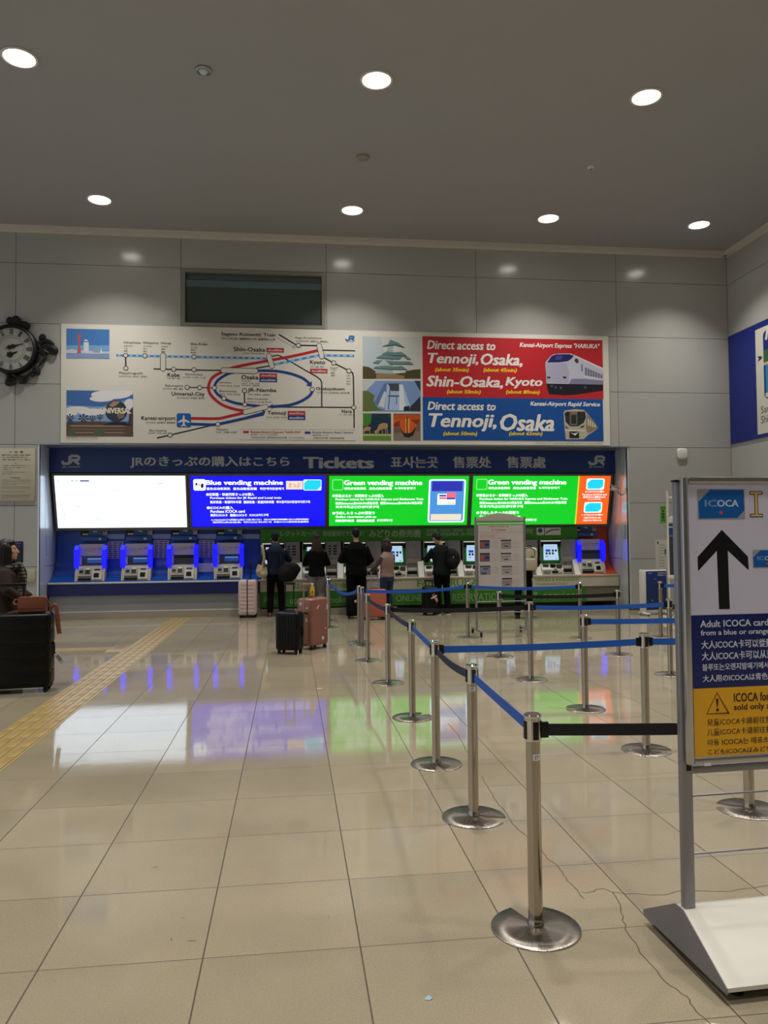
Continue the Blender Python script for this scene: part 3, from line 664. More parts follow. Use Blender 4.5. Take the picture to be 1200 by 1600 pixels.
S.rect(mb, *P3(472, 1135), *P3(838, 1496), pm('#6b5a52'), h=.003); S.poly(mb, B3((472, 1496), (472, 1400), (600, 1390), (838, 1370), (838, 1496)), pm('#81716a'), h=.0035)
S.poly(mb, B3((472, 1150), (838, 1155), (838, 1215), (472, 1220)), pm('#b9501c'), h=.005); S.poly(mb, B3((472, 1220), (838, 1215), (800, 1290), (720, 1400), (640, 1440), (600, 1400), (560, 1300), (472, 1330)), pm('#c65a1e'), h=.0045)
S.poly(mb, B3((700, 1220), (838, 1215), (790, 1290)), pm('#8a2c18'), h=.005); S.poly(mb, B3((480, 1260), (560, 1230), (560, 1300), (480, 1320)), pm('#8a2c18'), h=.005)
S.poly(mb, B3((560, 1330), (620, 1400), (720, 1390), (780, 1300), (740, 1430), (680, 1460), (620, 1450)), pm('#1d1715'), h=.0055); S.poly(mb, B3((632, 1200), (692, 1200), (690, 1400), (636, 1390)), pm('#e08a44'), h=.006); S.line(mb, B3((660, 1180), (656, 1300), (665, 1440)), 1.6, pm('#3b2a1c'), h=.007)
mb.build('gate_photo', bt, world=True, flat=True)

# the two access panels
mb = MB(); C5 = lambda *p: cmap(P5, p)
x0 = P5(328, 72)[0]; S.rect(mb, *P5(328, 78), *P5(1096, 333), pr_red, h=.003); S.rect(mb, *P5(329, 333), *P5(1097, 514), pr_blue, h=.003)
mb.build('access_panels', bt, world=True, flat=True)
mb = MB(); wt = mat('print_bright_white', '#e4e2dc', .4)
for s, x0, y0, x1, y1 in (('Direct access to', 348, 90, 637, 126), ('Tennoji,', 352, 143, 563, 198), ('Osaka,', 577, 145, 751, 200), ('Shin-Osaka,', 346, 240, 668, 292), ('Kyoto', 682, 245, 837, 292),
                          ('Direct access to', 350, 350, 638, 384), ('Tennoji,', 357, 400, 640, 474), ('Osaka', 660, 402, 886, 472), ('Kansai-Airport Express "HARUKA"', 742, 99, 1082, 124), ('Kansai-Airport Rapid Service', 787, 349, 1083, 372)):
    T(P5, s, x0, y0, x1, y1, wt, bold=.03, shear=.22)
for s, x0, y0, x1, y1 in (('(about 35min)', 382, 204, 524, 224), ('(about 45min)', 588, 205, 728, 226), ('(about 50min)', 432, 298, 575, 318), ('(about 80min)', 684, 299, 826, 319), ('(about 50min)', 417, 476, 560, 496), ('(about 65min)', 697, 476, 838, 496)):
    T(P5, s, x0, y0, x1, y1, pr_yel, bold=.03, shear=.22)
T(P5, '関空特急はるか 関空快速 所要時間は目安です 2023年3月現在', 810, 521, 1095, 528, grey)
mb.build('access_lettering', bt, world=True, flat=True)
D4 = lambda *p: cmap(P4, p)
mb = MB()                                                     # white express train
S.poly(mb, D4((122, 705), (135, 780), (160, 855), (350, 868), (520, 862), (680, 838), (905, 805), (905, 690)), pm('#141622'), h=.004)
S.poly(mb, D4((105, 420), (140, 370), (190, 315), (240, 296), (330, 288), (460, 288), (520, 315), (700, 400), (905, 500), (905, 715), (560, 712), (430, 712), (125, 705)), pm('#b9b9cb'), h=.005)
S.poly(mb, D4((430, 712), (470, 640), (640, 640), (905, 665), (905, 720)), pm('#7c7b97'), h=.006); S.poly(mb, D4((118, 690), (112, 430), (400, 420), (440, 560), (430, 705)), pm('#a5a4bd'), h=.006)
S.poly(mb, D4((520, 330), (905, 515), (905, 490), (500, 305)), pm('#d9dade'), h=.006); S.poly(mb, D4((640, 610), (905, 650), (905, 632), (640, 590)), pm('#d2d3da'), h=.007)
S.poly(mb, D4((130, 415), (190, 325), (250, 300), (440, 298), (500, 318), (470, 360), (420, 395), (300, 412)), pm('#20235c'), h=.007); S.poly(mb, D4((260, 320), (350, 318), (330, 370), (240, 380)), pm('#3c4290'), h=.0075)
S.poly(mb, D4((508, 385), (525, 358), (555, 360), (570, 395), (560, 425), (530, 420)), pm('#3d3f44'), h=.008)
for k in range(7): S.poly(mb, D4((655+k*36, 480+k*15), (684+k*36, 492+k*15), (684+k*36, 600+k*7), (655+k*36, 592+k*7)), pm('#6f7087'), h=.008)
S.rect(mb, *P4(605, 440), *P4(625, 540), pm('#70718a'), h=.008)
for xa in (130, 352): S.rect(mb, *P4(xa, 610), *P4(xa+45, 634), pm('#16171d'), h=.008)
for q in ((195, 740), (250, 760), (320, 765), (660, 760)): S.circ(mb, *P4(*q), 2, pm('#4a4c5c'), h=.008)
mb.build('express_train_picture', bt, world=True, flat=True)
mb = MB()                                                     # silver commuter train
S.poly(mb, D4((360, 1110), (375, 1080), (520, 1062), (640, 1072), (680, 1110), (780, 1230), (835, 1310), (820, 1345), (700, 1420), (640, 1480), (390, 1480), (372, 1300)), pm('#b3ab98'), h=.004)
S.poly(mb, D4((680, 1120), (780, 1235), (832, 1310), (815, 1345), (700, 1400), (670, 1330)), pm('#847b66'), h=.005)
for k in range(4): S.poly(mb, D4((695+k*30, 1180+k*26), (712+k*30, 1200+k*26), (712+k*30, 1290+k*10), (695+k*30, 1290+k*8)), pm('#d0c8b4'), h=.006)
S.poly(mb, D4((372, 1120), (400, 1095), (660, 1095), (670, 1180), (640, 1250), (560, 1300), (450, 1300), (390, 1240)), pm('#26282b'), h=.006)
S.rect(mb, *P4(445, 1100), *P4(550, 1285), pm('#5f6a66'), h=.007); S.rect(mb, *P4(465, 1140), *P4(535, 1265), pm('#23292a'), h=.008); S.rect(mb, *P4(470, 1100), *P4(550, 1116), pm('#a86a3a'), h=.0085)
S.poly(mb, D4((380, 1290), (410, 1310), (430, 1340), (390, 1320)), pm('#2a2b2c'), h=.008); S.poly(mb, D4((590, 1310), (650, 1280), (640, 1310), (600, 1325)), pm('#2a2b2c'), h=.008)
S.rect(mb, *P4(440, 1372), *P4(575, 1465), pm('#1d1c1e'), h=.007); S.poly(mb, D4((450, 1385), (500, 1400), (570, 1380), (520, 1430)), pm('#d5d2ca'), h=.008); S.rect(mb, *P4(380, 1350), *P4(660, 1366), pm('#d9d2c0'), h=.0075)
mb.build('commuter_train_picture', bt, world=True, flat=True)

# ================================================================== TICKET COUNTER
HY = 16.90
hs = Sheet((0, HY-.03, 0), (1, 0, 0), (0, 0, 1))
hdr = mat('header_blue', '#0d2f72', .35, vary=.03, scale=1)
ht = thing('ticket_header_sign', 'wide dark blue header board with raised white ticket lettering above the backlit signs', 'sign', (1.2, HY, 3.08))
mb = MB(); mb.bx((NX0+.01, HY-.029, 3.09), (NX1-.01, HY+.05, NZ-.002), hdr); mb.build('board', ht, world=True, flat=True)
mb = MB(); let = mat('raised_letter', '#aeb4be', .4)
def HT(s, x0, y0, x1, y1, bold=.03):
    mb = MB(); hs.text(mb, s, x0, y0, x1, y1, let, h=.012, bold=bold); mb.build('lettering', ht, world=True, flat=True)
HT('JRのきっぷの購入はこちら', 204, 713, 452, 731); HT('Tickets', 475, 714.5, 583, 731.5, .04); HT('표사는곳', 611, 713.5, 684, 731); HT('售票处', 708, 713.5, 767, 731); HT('售票處', 792, 713.5, 852, 731)
mb = MB(); jr_logo(mb, hs, 98, 711, 125, 726, let, h=.012); hs.text(mb, 'JR-WEST', 97, 728.5, 126, 731.5, let, h=.012, bold=.02); mb.build('railway_emblem', ht, world=True, flat=True); mb = MB()
jr_logo(mb, hs, 921, 712, 945, 726.5, let, h=.012); hs.text(mb, 'JR-WEST', 920, 728.5, 944, 731.5, let, h=.012, bold=.02); mb.build('railway_emblem', ht, world=True, flat=True)

# backlit signs, leaning out at the top
TOPc, BOTc = Vector((0, 16.90, 3.028)), Vector((0, 17.20, 1.925))
vv = (TOPc-BOTc); LS = Sheet(BOTc, (1, 0, 0), vv)
LH = vv.length
frame_m = mat('sign_frame', '#5b5a57', .4, .4)
e_w = mat('backlit_white', '#dceeff', .3, emit=1.75*SCREEN); e_blue = mat('backlit_blue', '#0b0be0', .3, emit=1.25*SCREEN); e_green = mat('backlit_green', '#05c522', .3, emit=1.1*SCREEN)
e_text = mat('backlit_lettering', '#f4f8ff', .3, emit=1.25*SCREEN); e_or = mat('backlit_orange', '#ff641c', .3, emit=1.0*SCREEN); e_cy = mat('backlit_cyan', '#18d6f4', .3, emit=1.0*SCREEN)
e_lb = mat('backlit_sky_blue', '#4a94dc', .3, emit=1.0*SCREEN); e_cr = mat('backlit_cream', '#efe6cf', .3, emit=.95*SCREEN); e_pk = mat('backlit_pink', '#f0738c', .3, emit=.95*SCREEN); e_nv = mat('backlit_indigo', '#2a2fb0', .3, emit=1.0*SCREEN)
e_dk = mat('backlit_print_black', '#101014', .5); e_lg = mat('backlit_light_green', '#7dea7d', .3, emit=1.0*SCREEN); e_gl = mat('backlit_grey_line', '#7fa3b4', .4, emit=.5); e_yl = mat('backlit_yellow', '#d8e034', .3, emit=1.0*SCREEN)
def lightbox(a, c, label, name='backlit_sign'):
    t = thing(name, label, 'backlit sign', ((a+c)/2, 17.1, 1.9), 0, 'backlit signs above the ticket machines')
    mb = MB(); g = .044
    for q in ((a-g, -.06, c+g, 0), (a-g, LH, c+g, LH+.05), (a-g, 0, a, LH), (c, 0, c+g, LH)):
        vs = [LS.pt(x, y, h) for h in (.03, -.10) for x, y in ((q[0], q[1]), (q[2], q[1]), (q[2], q[3]), (q[0], q[3]))]
        mb.add(vs, [[0, 1, 2, 3], [7, 6, 5, 4], [0, 4, 5, 1], [1, 5, 6, 2], [2, 6, 7, 3], [3, 7, 4, 0]], frame_m)
    vs = [LS.pt(x, y, -.10) for x, y in ((a, 0), (c, 0), (c, LH), (a, LH))]; mb.add(vs, [[3, 2, 1, 0]], frame_m)
    mb.build('frame', t, world=True, flat=True)
    return t
def face(t, a, c, m):
    mb = MB(); LS.lrect(mb, a, 0, c, LH, m, h=0.0); mb.build('backlit_face', t, world=True, flat=True)
def LT(mb, s, x0, y0, x1, y1, m=None, bold=.02): LS.text(mb, s, x0, y0, x1, y1, m or e_text, h=.004, bold=bold)
# 1 white map
t = lightbox(-4.955, -2.25, 'glaring white backlit fare map, leftmost of the backlit signs'); face(t, -4.955, -2.25, e_w)
Pw = crop(85, 735, 5.58); mb = MB()
LT(mb, 'JRのりかえご案内図', *Pw(22, 84), *Pw(205, 98), pr_navy); LS.rect(mb, *Pw(220, 86), *Pw(305, 97), pr_navy, h=.004, rnd=.02)
for x0, y0, x1, y1 in ((50, 112, 270, 113), (50, 122, 180, 123), (8, 217, 90, 219), (90, 217, 200, 218), (510, 173, 592, 176), (1045, 102, 1100, 104), (1035, 116, 1142, 118), (905, 113, 945, 117), (890, 341, 935, 343), (975, 340, 1015, 343), (1085, 340, 1150, 342), (350, 424, 415, 427), (90, 426, 150, 428), (165, 315, 225, 319), (840, 316, 866, 320), (890, 456, 950, 458)):
    LS.line(mb, [Pw(x0, (y0+y1)/2), Pw(x1, (y0+y1)/2)], max(.25, (y1-y0)/5.0), e_gl, h=.004)
LS.line(mb, [Pw(88, 360), Pw(88, 415), Pw(100, 427)], .5, e_gl, h=.004); LS.line(mb, [Pw(1005, 290), Pw(1060, 335)], .4, e_gl, h=.004); LS.line(mb, [Pw(50, 388), Pw(130, 388)], .4, e_gl, h=.004)
LS.line(mb, [Pw(80, 355), Pw(100, 345), Pw(150, 335), Pw(220, 318)], .35, e_pk, h=.004)
mb.build('printed_map', t, world=True, flat=True)
# 2 blue
t = lightbox(-2.15, .752, 'backlit royal blue sign headed Blue vending machine'); face(t, -2.15, .752, e_blue); Pb = crop(295, 735, 5.58); mb = MB()
LS.rect(mb, *Pb(40, 77), *Pb(147, 175), e_w, h=.004, rnd=.04); LS.circ(mb, *Pb(118, 125), 2.1, e_dk, h=.006); LS.rect(mb, *Pb(104, 128), *Pb(128, 152), e_dk, h=.006, rnd=.02); LS.rect(mb, *Pb(58, 108), *Pb(74, 132), e_dk, h=.006, rnd=.01); LS.line(mb, [Pb(78, 120), Pb(104, 128)], 1.3, e_dk, h=.006)
LS.rect(mb, *Pb(848, 92), *Pb(992, 166), e_cr, h=.004); LT(mb, 'きっぷ', *Pb(872, 110), *Pb(972, 148), e_or); LS.rect(mb, *Pb(998, 80), *Pb(1156, 174), e_w, h=.004, rnd=.03); LS.poly(mb, [Pb(*q) for q in ((1004, 110), (1035, 84), (1152, 84), (1152, 140), (1120, 170), (1004, 170))], e_cy, h=.005)
LT(mb, 'Blue vending machine', *Pb(152, 86), *Pb(820, 138), bold=.035)
for s, x0, y0, x1, y1 in (('蓝色自动售票机', 155, 148, 362, 171), ('藍色自動售票機', 387, 148, 593, 171), ('파란색자동발매기', 620, 148, 828, 171), ('●近距離・快速列車きっぷの購入', 152, 196, 570, 222), ('Purchase tickets for JR Rapid and Local train', 187, 230, 805, 253),
                          ('购买快速・普通列车车票', 187, 264, 458, 288), ('購買快速・普通列車車票', 478, 264, 743, 288), ('쾌속열차및보통열차티켓구매', 763, 263, 1055, 286), ('●ICOCAの購入', 157, 312, 387, 338), ('Purchase ICOCA card', 190, 345, 488, 369), ('购买ICOCA卡', 190, 379, 338, 402), ('購買ICOCA卡', 360, 379, 507, 402), ('ICOCA카드구매', 530, 378, 692, 400),
                          ('※こどもICOCAはみどりの券売機または窓口にてお買い求めください', 195, 422, 635, 438), ('兒童ICOCA請到綠色自動售票機購買 儿童ICOCA请到绿色售票机购买', 655, 420, 1045, 434), ('Child ICOCA is sold at the ticket office', 210, 443, 455, 459), ('어린이 ICOCA는 매표소에서 구입', 478, 443, 720, 458), ('兒童ICOCA請到售票處購買', 740, 441, 1045, 455)): LT(mb, s, *Pb(x0, y0), *Pb(x1, y1), bold=.03)
mb.build('backlit_print', t, world=True, flat=True)
# 3, 4 green
def green_common(mb, P, dx=0, dy=0, full=True):
    LS.rect(mb, *P(48+dx, 74+dy), *P(142+dx, 166+dy), e_lg, h=.004, rnd=.04); LS.rect(mb, *P(56+dx, 82+dy), *P(134+dx, 158+dy), e_green, h=.005, rnd=.03); LT(mb, 'みどりの', *P(62+dx, 102+dy), *P(130+dx, 122+dy)); LT(mb, '券売機', *P(62+dx, 126+dy), *P(130+dx, 146+dy))
    LT(mb, 'Green vending machine', *P(148+dx, 82+dy), *P(797, 134+dy*1.2), bold=.035)
    for s, x0, y0, x1, y1 in (('绿色自动售票机', 150, 140, 330, 161), ('綠色自動售票機', 357, 140, 545, 161), ('녹색자동발매기', 568, 139, 740, 159), ('●特急はるか・新幹線きっぷの購入', 50, 198, 478, 224), ('Purchase tickets for HARUKA Express and Shinkansen Train', 77, 231, 808, 254), ('购买Shinkansen及HARUKA特急车票', 77, 262, 430, 285),
                              ('購買Shinkansen及HARUKA特急車票', 450, 260, 800, 283), ('하루카특급신칸센티켓구매', 77, 293, 437, 316)): LT(mb, s, *P(x0+dx, y0+dy), *P(x1+dx*1.0, y1+dy), bold=.03)
    for s, x0, y0, x1, y1 in (('●予約したきっぷの受取り', 50, 342, 402, 368), ('Online reservation pick-up', 77, 377, 415, 400), ('网络预约取票', 77, 408, 230, 430), ('網路預約取票', 252, 408, 402, 430), ('온라인예약수령', 422, 405, 548, 427)): LT(mb, s, *P(x0+dx, y0+dy), *P(x1+dx, y1+dy), bold=.03)
Pg = crop(510, 735, 5.333)
t = lightbox(.842, 3.985, 'backlit bright green sign with a blue e-ticket poster at its right end'); face(t, .842, 3.985, e_green); mb = MB(); green_common(mb, Pg)
LS.rect(mb, *Pg(850, 74), *Pg(1155, 432), e_w, h=.004, rnd=.05); LS.rect(mb, *Pg(862, 84), *Pg(1144, 422), e_lb, h=.006, rnd=.04); LS.rect(mb, *Pg(880, 92), *Pg(1135, 173), e_nv, h=.007); LT(mb, '[E-Ticket]', *Pg(886, 112), *Pg(1130, 168), bold=.04); LT(mb, 'JR-WEST ONLINE TRAIN RESERVATION', *Pg(888, 97), *Pg(1130, 107))
LS.rect(mb, *Pg(925, 195), *Pg(1075, 285), e_w, h=.008); LS.rect(mb, *Pg(1000, 183), *Pg(1080, 240), e_pk, h=.009); LS.rect(mb, *Pg(940, 203), *Pg(998, 218), e_nv, h=.01); LS.rect(mb, *Pg(1003, 228), *Pg(1070, 242), e_nv, h=.01); LS.rect(mb, *Pg(940, 222), *Pg(998, 240), e_pk, h=.01); LS.rect(mb, *Pg(1003, 264), *Pg(1070, 282), e_cr, h=.01)
for s, x0, y0, x1, y1 in (('Online reservation and', 878, 297, 1085, 313), ('pick up your tickets here at', 880, 318, 1112, 333), ('the vending machine', 890, 338, 1045, 353)): LT(mb, s, *Pg(x0, y0), *Pg(x1, y1), bold=.02)
LS.rect(mb, *Pg(868, 363), *Pg(1122, 416), e_cr, h=.008); LT(mb, 'Please have your passport', *Pg(882, 376), *Pg(1060, 390), e_gl); LT(mb, 'and card ready', *Pg(882, 396), *Pg(1000, 408), e_gl)
mb.build('backlit_print', t, world=True, flat=True)
t = lightbox(4.075, 7.318, 'backlit green sign with an orange end section, rightmost of the backlit signs')
mb = MB(); sx = LS.px(903, 780).x
LS.lrect(mb, 4.075, 0, sx, LH, e_green, h=0.0); LS.lrect(mb, sx, 0, 7.318, LH, e_or, h=0.0); LS.lrect(mb, sx-.03, 0, sx, LH, e_yl, h=.002); mb.build('backlit_face', t, world=True, flat=True)
Pr = crop(735, 735, 5.333); mb = MB(); green_common(mb, Pr, 0, -4)
for y0, y1, xa in ((68, 160, 975), (264, 352, 955)):
    LS.rect(mb, *Pr(xa-8, y0), *Pr(xa+140, y1), e_w, h=.004, rnd=.04); LS.poly(mb, [Pr(*q) for q in ((xa, y0+34), (xa+34, y0+7), (xa+133, y0+7), (xa+133, y1-30), (xa+104, y1-7), (xa, y1-7))], e_cy, h=.006); LT(mb, 'ICOCA', *Pr(xa+26, y0+30), *Pr(xa+110, y0+54))
for s, x0, y0, x1, y1 in (('おとなICOCAの購入', 955, 168, 1115, 184), ('Purchase ICOCA and', 935, 194, 1135, 208), ('购买ICOCA 購買ICOCA', 940, 214, 1125, 230), ('ICOCA구매', 980, 236, 1082, 246), ('こどもICOCAの購入', 925, 362, 1105, 376), ('Child ICOCA for sale', 945, 386, 1085, 400), ('儿童ICOCA 兒童ICOCA', 935, 408, 1095, 422)): LT(mb, s, *Pr(x0, y0), *Pr(x1, y1), bold=.03)
mb.build('backlit_print', t, world=True, flat=True)

# machine fascia: blue bay, green bay, orange bay
bay_blue = mat('bay_blue', '#0a4596', .3, vary=.03, scale=2); bay_green = mat('bay_green', '#2d7a12', .4, vary=.03, scale=2); bay_orange = mat('bay_orange', '#c4420c', .4)
XB0, XB1, XG1, XO1 = -5.03, -.665, 6.585, 7.40
prof = [(17.36, 1.86), (17.34, 1.30), (17.27, 1.08), (17.12, .90), (16.86, .775), (16.86, .74), (17.5, .74), (17.5, 1.86)]
def bay(name, lab, x0, x1, m):
    t = thing(name, lab, 'machine surround', ((x0+x1)/2, 16.86, .74)); mb = MB()
    mb.prism(prof, x1-x0-.004, m, lambda a, b, e: Vector((x0+.002+e, a, b))); mb.build('shell', t, world=True, ang=50); return t
t = bay('machine_surround', 'blue curved surround behind the four blue ticket machines', XB0, XB1, bay_blue)
t = thing('machine_surround', 'long green lettered surround above the row of green ticket machines', 'machine surround', ((XB1+XG1)/2, 17.2, .74)); mb = MB()
mb.bx((XB1+.002, 17.14, 1.575), (XG1-.002, 17.5, 1.86), bay_green); mb.bx((XB1+.002, 17.45, .74), (XG1-.002, 17.5, 1.575), dgrey); mb.build('shell', t, world=True, flat=True)
gs = Sheet((0, 17.14, 0), (1, 0, 0), (0, 0, 1)); gt = mat('pale_green_lettering', '#8f9f86', .5)
for s, x0, y0, x1, y1, b in (('クレジットカード', 429, 830, 494, 838, .03), ('領収書発行できます!', 504, 829.5, 568, 838, .02), ('みどりの券売機', 577, 827.5, 657, 839.5, .03), ('新幹線・特急券・乗車券・指定席', 667, 826, 744, 831, .01), ('自由席券/特急回数券', 667, 832, 717, 837.5, .02), ('JR-WEST', 720, 832, 745, 838, .02), ('学割', 822, 826, 832, 834, .02)):
    mb = MB(); gs.text(mb, s, x0, y0, x1, y1, gt, h=.003, bold=b); mb.build('lettering', t, world=True, flat=True)
mb = MB(); gs.rect(mb, 838.5, 824.5, 850, 836, paper); gs.circ(mb, 844, 829, 3.6, pr_navy, h=.004); gs.rect(mb, 851.5, 824.5, 876, 836, paper); gs.line(mb, [(853, 833), (862, 828), (874, 827.5)], 1.8, pr_navy, h=.004, sub=4)
mb.build('pictogram_plates', t, world=True, flat=True)
bay('machine_surround', 'orange curved surround around the last ticket machine at the right end', XG1, XO1, bay_orange)

# the counter below the machines
ct = thing('ticket_counter', 'long low ticket counter, navy front on the left and green lettered front on the right', 'counter', (1.2, 16.75, 0))
ctop = mat('counter_edge', '#c6c6c2', .35); cnavy = mat('counter_navy', '#0b1858', .4); cgrey = mat('counter_grey', '#8d8d90', .35, .2); cbeige = mat('counter_beige', '#b3aa98', .4); plinth_m = mat('counter_plinth', '#9c9484', .45)
mb = MB(); mb.bx((NX0+.02, 16.74, .74), (XB1, 17.4, .772), ctop, .004); mb.bx((XB1, 16.74, .735), (NX1-.02, 17.4, .772), cbeige, .004); mb.build('counter_top', ct, world=True)
mb = MB(); mb.bx((NX0+.02, 16.75, .49), (XB1, 16.9, .739), cnavy); mb.build('navy_front', ct, world=True, flat=True)
mb = MB(); mb.bx((NX0+.04, 16.80, .16), (XB1, 16.95, .489), cgrey); mb.bx((NX0+.04, 16.775, .145), (XB1, 16.95, .165), ctop); mb.build('grey_front', ct, world=True, flat=True)
mb = MB(); mb.bx((XB1, 16.75, .512), (NX1-.02, 16.9, .734), cbeige); mb.build('white_front', ct, world=True, flat=True)
mb = MB(); mb.bx((XB1, 16.755, .17), (6.62, 16.9, .511), mat('counter_green', '#2c6d14', .4)); mb.build('green_front', ct, world=True, flat=True)
mb = MB(); mb.bx((6.62, 16.80, .17), (NX1-.02, 16.9, .511), mat('counter_end_panel', '#7d7668', .5)); mb.build('side_front', ct, world=True, flat=True)  # duller beige panel, set back right of the green front
mb = MB(); mb.bx((NX0+.03, 16.765, 0), (2.3, 16.95, .144), plinth_m); mb.bx((2.3, 16.84, .04), (6.62, 16.95, .17), black); mb.bx((2.3, 16.80, 0), (NX1-.02, 16.95, .05), plinth_m); mb.build('plinth', ct, world=True, flat=True)
cs = Sheet((0, 16.75, 0), (1, 0, 0), (0, 0, 1)); gtx = mat('green_lettering', '#4c8a2c', .5); wtx = mat('pale_lettering', '#6f9460', .5)
for s, x0, y0, x1, y1, m in (('はるか', 460, 911, 489, 920.5, gtx), ('指定席', 508, 911, 541, 920, gtx), ('続いて', 612, 905.5, 629, 911, gtx), ('For HARUKA', 652, 906, 747, 916, gtx), ('"HARUKA & SHINKANSEN"', 835, 903, 906, 908, gtx), ('Combination Ticket', 838, 910, 887, 914, wtx)):
    mb = MB(); cs.text(mb, s, x0, y0, x1, y1, m, h=.003, bold=.02); mb.build('lettering', ct, world=True, flat=True)
for s, x0, y0, x1, y1 in (('Picking up tickets booked', 412, 932.5, 548, 946), ('on JR-WEST ONLINE', 556, 930, 660, 943.5), ('RESERVATION', 707, 927, 786, 939), ('& services', 832, 924, 906, 936)):
    mb = MB(); cs.text(mb, s, x0, y0, x1, y1, wtx, h=.001, bold=.02); mb.build('lettering', ct, world=True, flat=True)

# ------------------------------------------------------------------ blue ticket machines
glow = mat('blue_light_fin', '#1010ff', .3, emit=1.5); key_y = mat('lit_yellow_label', '#c8d85a', .4, emit=.5)
scr_b = mat('blue_touch_screen', '#2a5fc0', .2, emit=.35); scr_hi = mat('screen_highlight', '#8fb4ec', .2, emit=.45); scr_off = mat('dark_screen', '#20242b', .15); mhead = mat('machine_plate', '#b5abb4', .4); mbody = mat('machine_body', '#b6b1a6', .35)
mstrip = mat('machine_label_blue', '#174f9a', .35)
def blue_machine(label, group, x, off=False):
    t = thing('ticket_machine', label, 'ticket machine', (x, 16.9, .772), 0, group)
    mb = MB(); W2 = .30
    cp = [(0, 0), (.02, .16), (.10, .31), (.16, .345), (.46, .345), (.46, 0)]
    for xx0, xx1 in ((-W2, W2),):
        mb.prism(cp, xx1-xx0-.04, mbody, lambda a, b, e: Vector((xx0+.02+e, a, b)))
    for s in (-1, 1): mb.prism([(-.02, 0), (0, .17), (.09, .33), (.2, .34), (.2, 0)], .02, lgrey, lambda a, b, e, s=s: Vector((s*(W2-.01)-.01+e, a, b)))
    mb.build('console', t, ang=30)
    S2 = lambda z: .02+(z-.16)*.533 if z > .16 else z*.125
    mb = MB()
    def slab(x0, z0, x1, z1, m, d=.012): # lies on the sloped console face
        vs = [Vector((xx, S2(zz)-dd, zz)) for dd in (d, -.01) for xx, zz in ((x0, z0), (x1, z0), (x1, z1), (x0, z1))]
        mb.add(vs, [[0, 1, 2, 3], [7, 6, 5, 4], [0, 4, 5, 1], [1, 5, 6, 2], [2, 6, 7, 3], [3, 7, 4, 0]], m)
    slab(-.23, .165, .03, .29, grey, .008); slab(-.22, .19, -.14, .25, black); slab(-.10, .175, -.005, .255, black); slab(-.24, .03, .03, .085, black); slab(-.24, .105, .03, .125, dgrey)
    slab(.05, .06, .24, .22, mat('payment_module', '#cfcabd', .3), .03); slab(.085, .10, .19, .19, black, .034); slab(.08, .25, .20, .275, black, .012); mb.build('slots', t, flat=True)
    mb = MB(); slab(-.10, .265, -.005, .285, key_y, .013); mb.build('lit_label', t, flat=True)
    mb = MB(); mb.bx((-.25, .16, .35), (.25, .40, .62), dgrey); mb.bx((-.25, .155, .55), (.25, .40, .80), mhead, .005); mb.build('upper_cabinet', t)
    mb = MB(); sc = [(-.19, .365), (.22, .365), (.22, .545), (-.19, .545)]; mb.add([(a, .158-.03*(b-.545), b) for a, b in sc], [[0, 1, 2, 3]], scr_off if off else mat('screen_navy', '#123a80', .2, emit=.15))
    if not off:
        mb.add([(a, .155-.03*(b-.545), b) for a, b in ((-.09, .40), (.21, .40), (.21, .50), (-.09, .50))], [[0, 1, 2, 3]], scr_b); mb.add([(a, .153-.03*(b-.545), b) for a, b in ((-.08, .475), (.20, .475), (.20, .498), (-.08, .498))], [[0, 1, 2, 3]], scr_hi)
    mb.build('touch_screen', t, flat=True)
    mb = MB(); mb.bx((-.24, .14, .36), (-.20, .16, .54), mhead); mb.build('side_strip', t, flat=True)
    mb = MB(); ps = Sheet((0, .1545, 0), (1, 0, 0), (0, 0, 1)); 
    ps.text(mb, 'きっぷ', -.13, .685, -.02, .715, ink, local=True); ps.text(mb, 'Tickets', .0, .685, .10, .712, ink, local=True); ps.text(mb, 'ICOCAチャージ', -.16, .645, .06, .67, ink, local=True); ps.text(mb, '입장권', .13, .68, .22, .715, ink, local=True)
    mb.build('plate_lettering', t, flat=True)
    for s in (-1, 1):
        mb = MB(); cp2 = [(.0, .29), (.07, .30), (.1, .60), (.12, .755), (.08, .775), (-.02, .68), (-.03, .45)]
        mb.prism(cp2, .085, glow, lambda a, b, e, s=s: Vector((s*.285-.0425+e, a+.05, b))); mb.build('light_fin', t, ang=30)
    mb = MB(); mb.bx((-.27, .33, .86), (.27, .42, .955), mstrip, .004); mb.bx((.10, .328, .885), (.16, .335, .93), lgrey); mb.bx((-.25, .328, .90), (.05, .332, .905), mat('pale_blue_line', '#4f86c4', .4)); mb.build('name_strip', t)
    mb = MB(); mb.bx((-.29, .40, .99), (-.12, .43, 1.12), black); mb.bx((-.25, .395, .995), (-.13, .402, 1.03), lgrey); mb.bx((-.12, .40, .99), (.16, .43, 1.12), mstrip); mb.box((.01, .398, 1.075), (.10, .004, .035), lgrey, 0, Matrix.Rotation(.25, 3, 'Y')); mb.bx((.17, .40, .985), (.27, .43, 1.12), mat('label_grey', '#9a9ba0', .5)); mb.bx((.20, .398, 1.07), (.24, .40, 1.085), pr_red); mb.build('guide_panel', t, flat=True)
    return t
grpb = 'blue ticket machines in the blue bay'
bxs = [on_wall(v, 895, 16.98).x for v in (141.5, 213.5, 285.5, 357, 924)]
blue_machine('blue-lit ticket machine at the left end of the blue bay', grpb, bxs[0])
blue_machine('blue-lit ticket machine second from the left, between two fare tables', grpb, bxs[1])
blue_machine('blue-lit ticket machine with a dark switched-off screen', grpb, bxs[2], True)
blue_machine('blue-lit ticket machine nearest the green bay, right of the white leaflet sheet', grpb, bxs[3])
blue_machine('single blue-lit ticket machine in the orange bay at the far right', grpb, bxs[4], True)
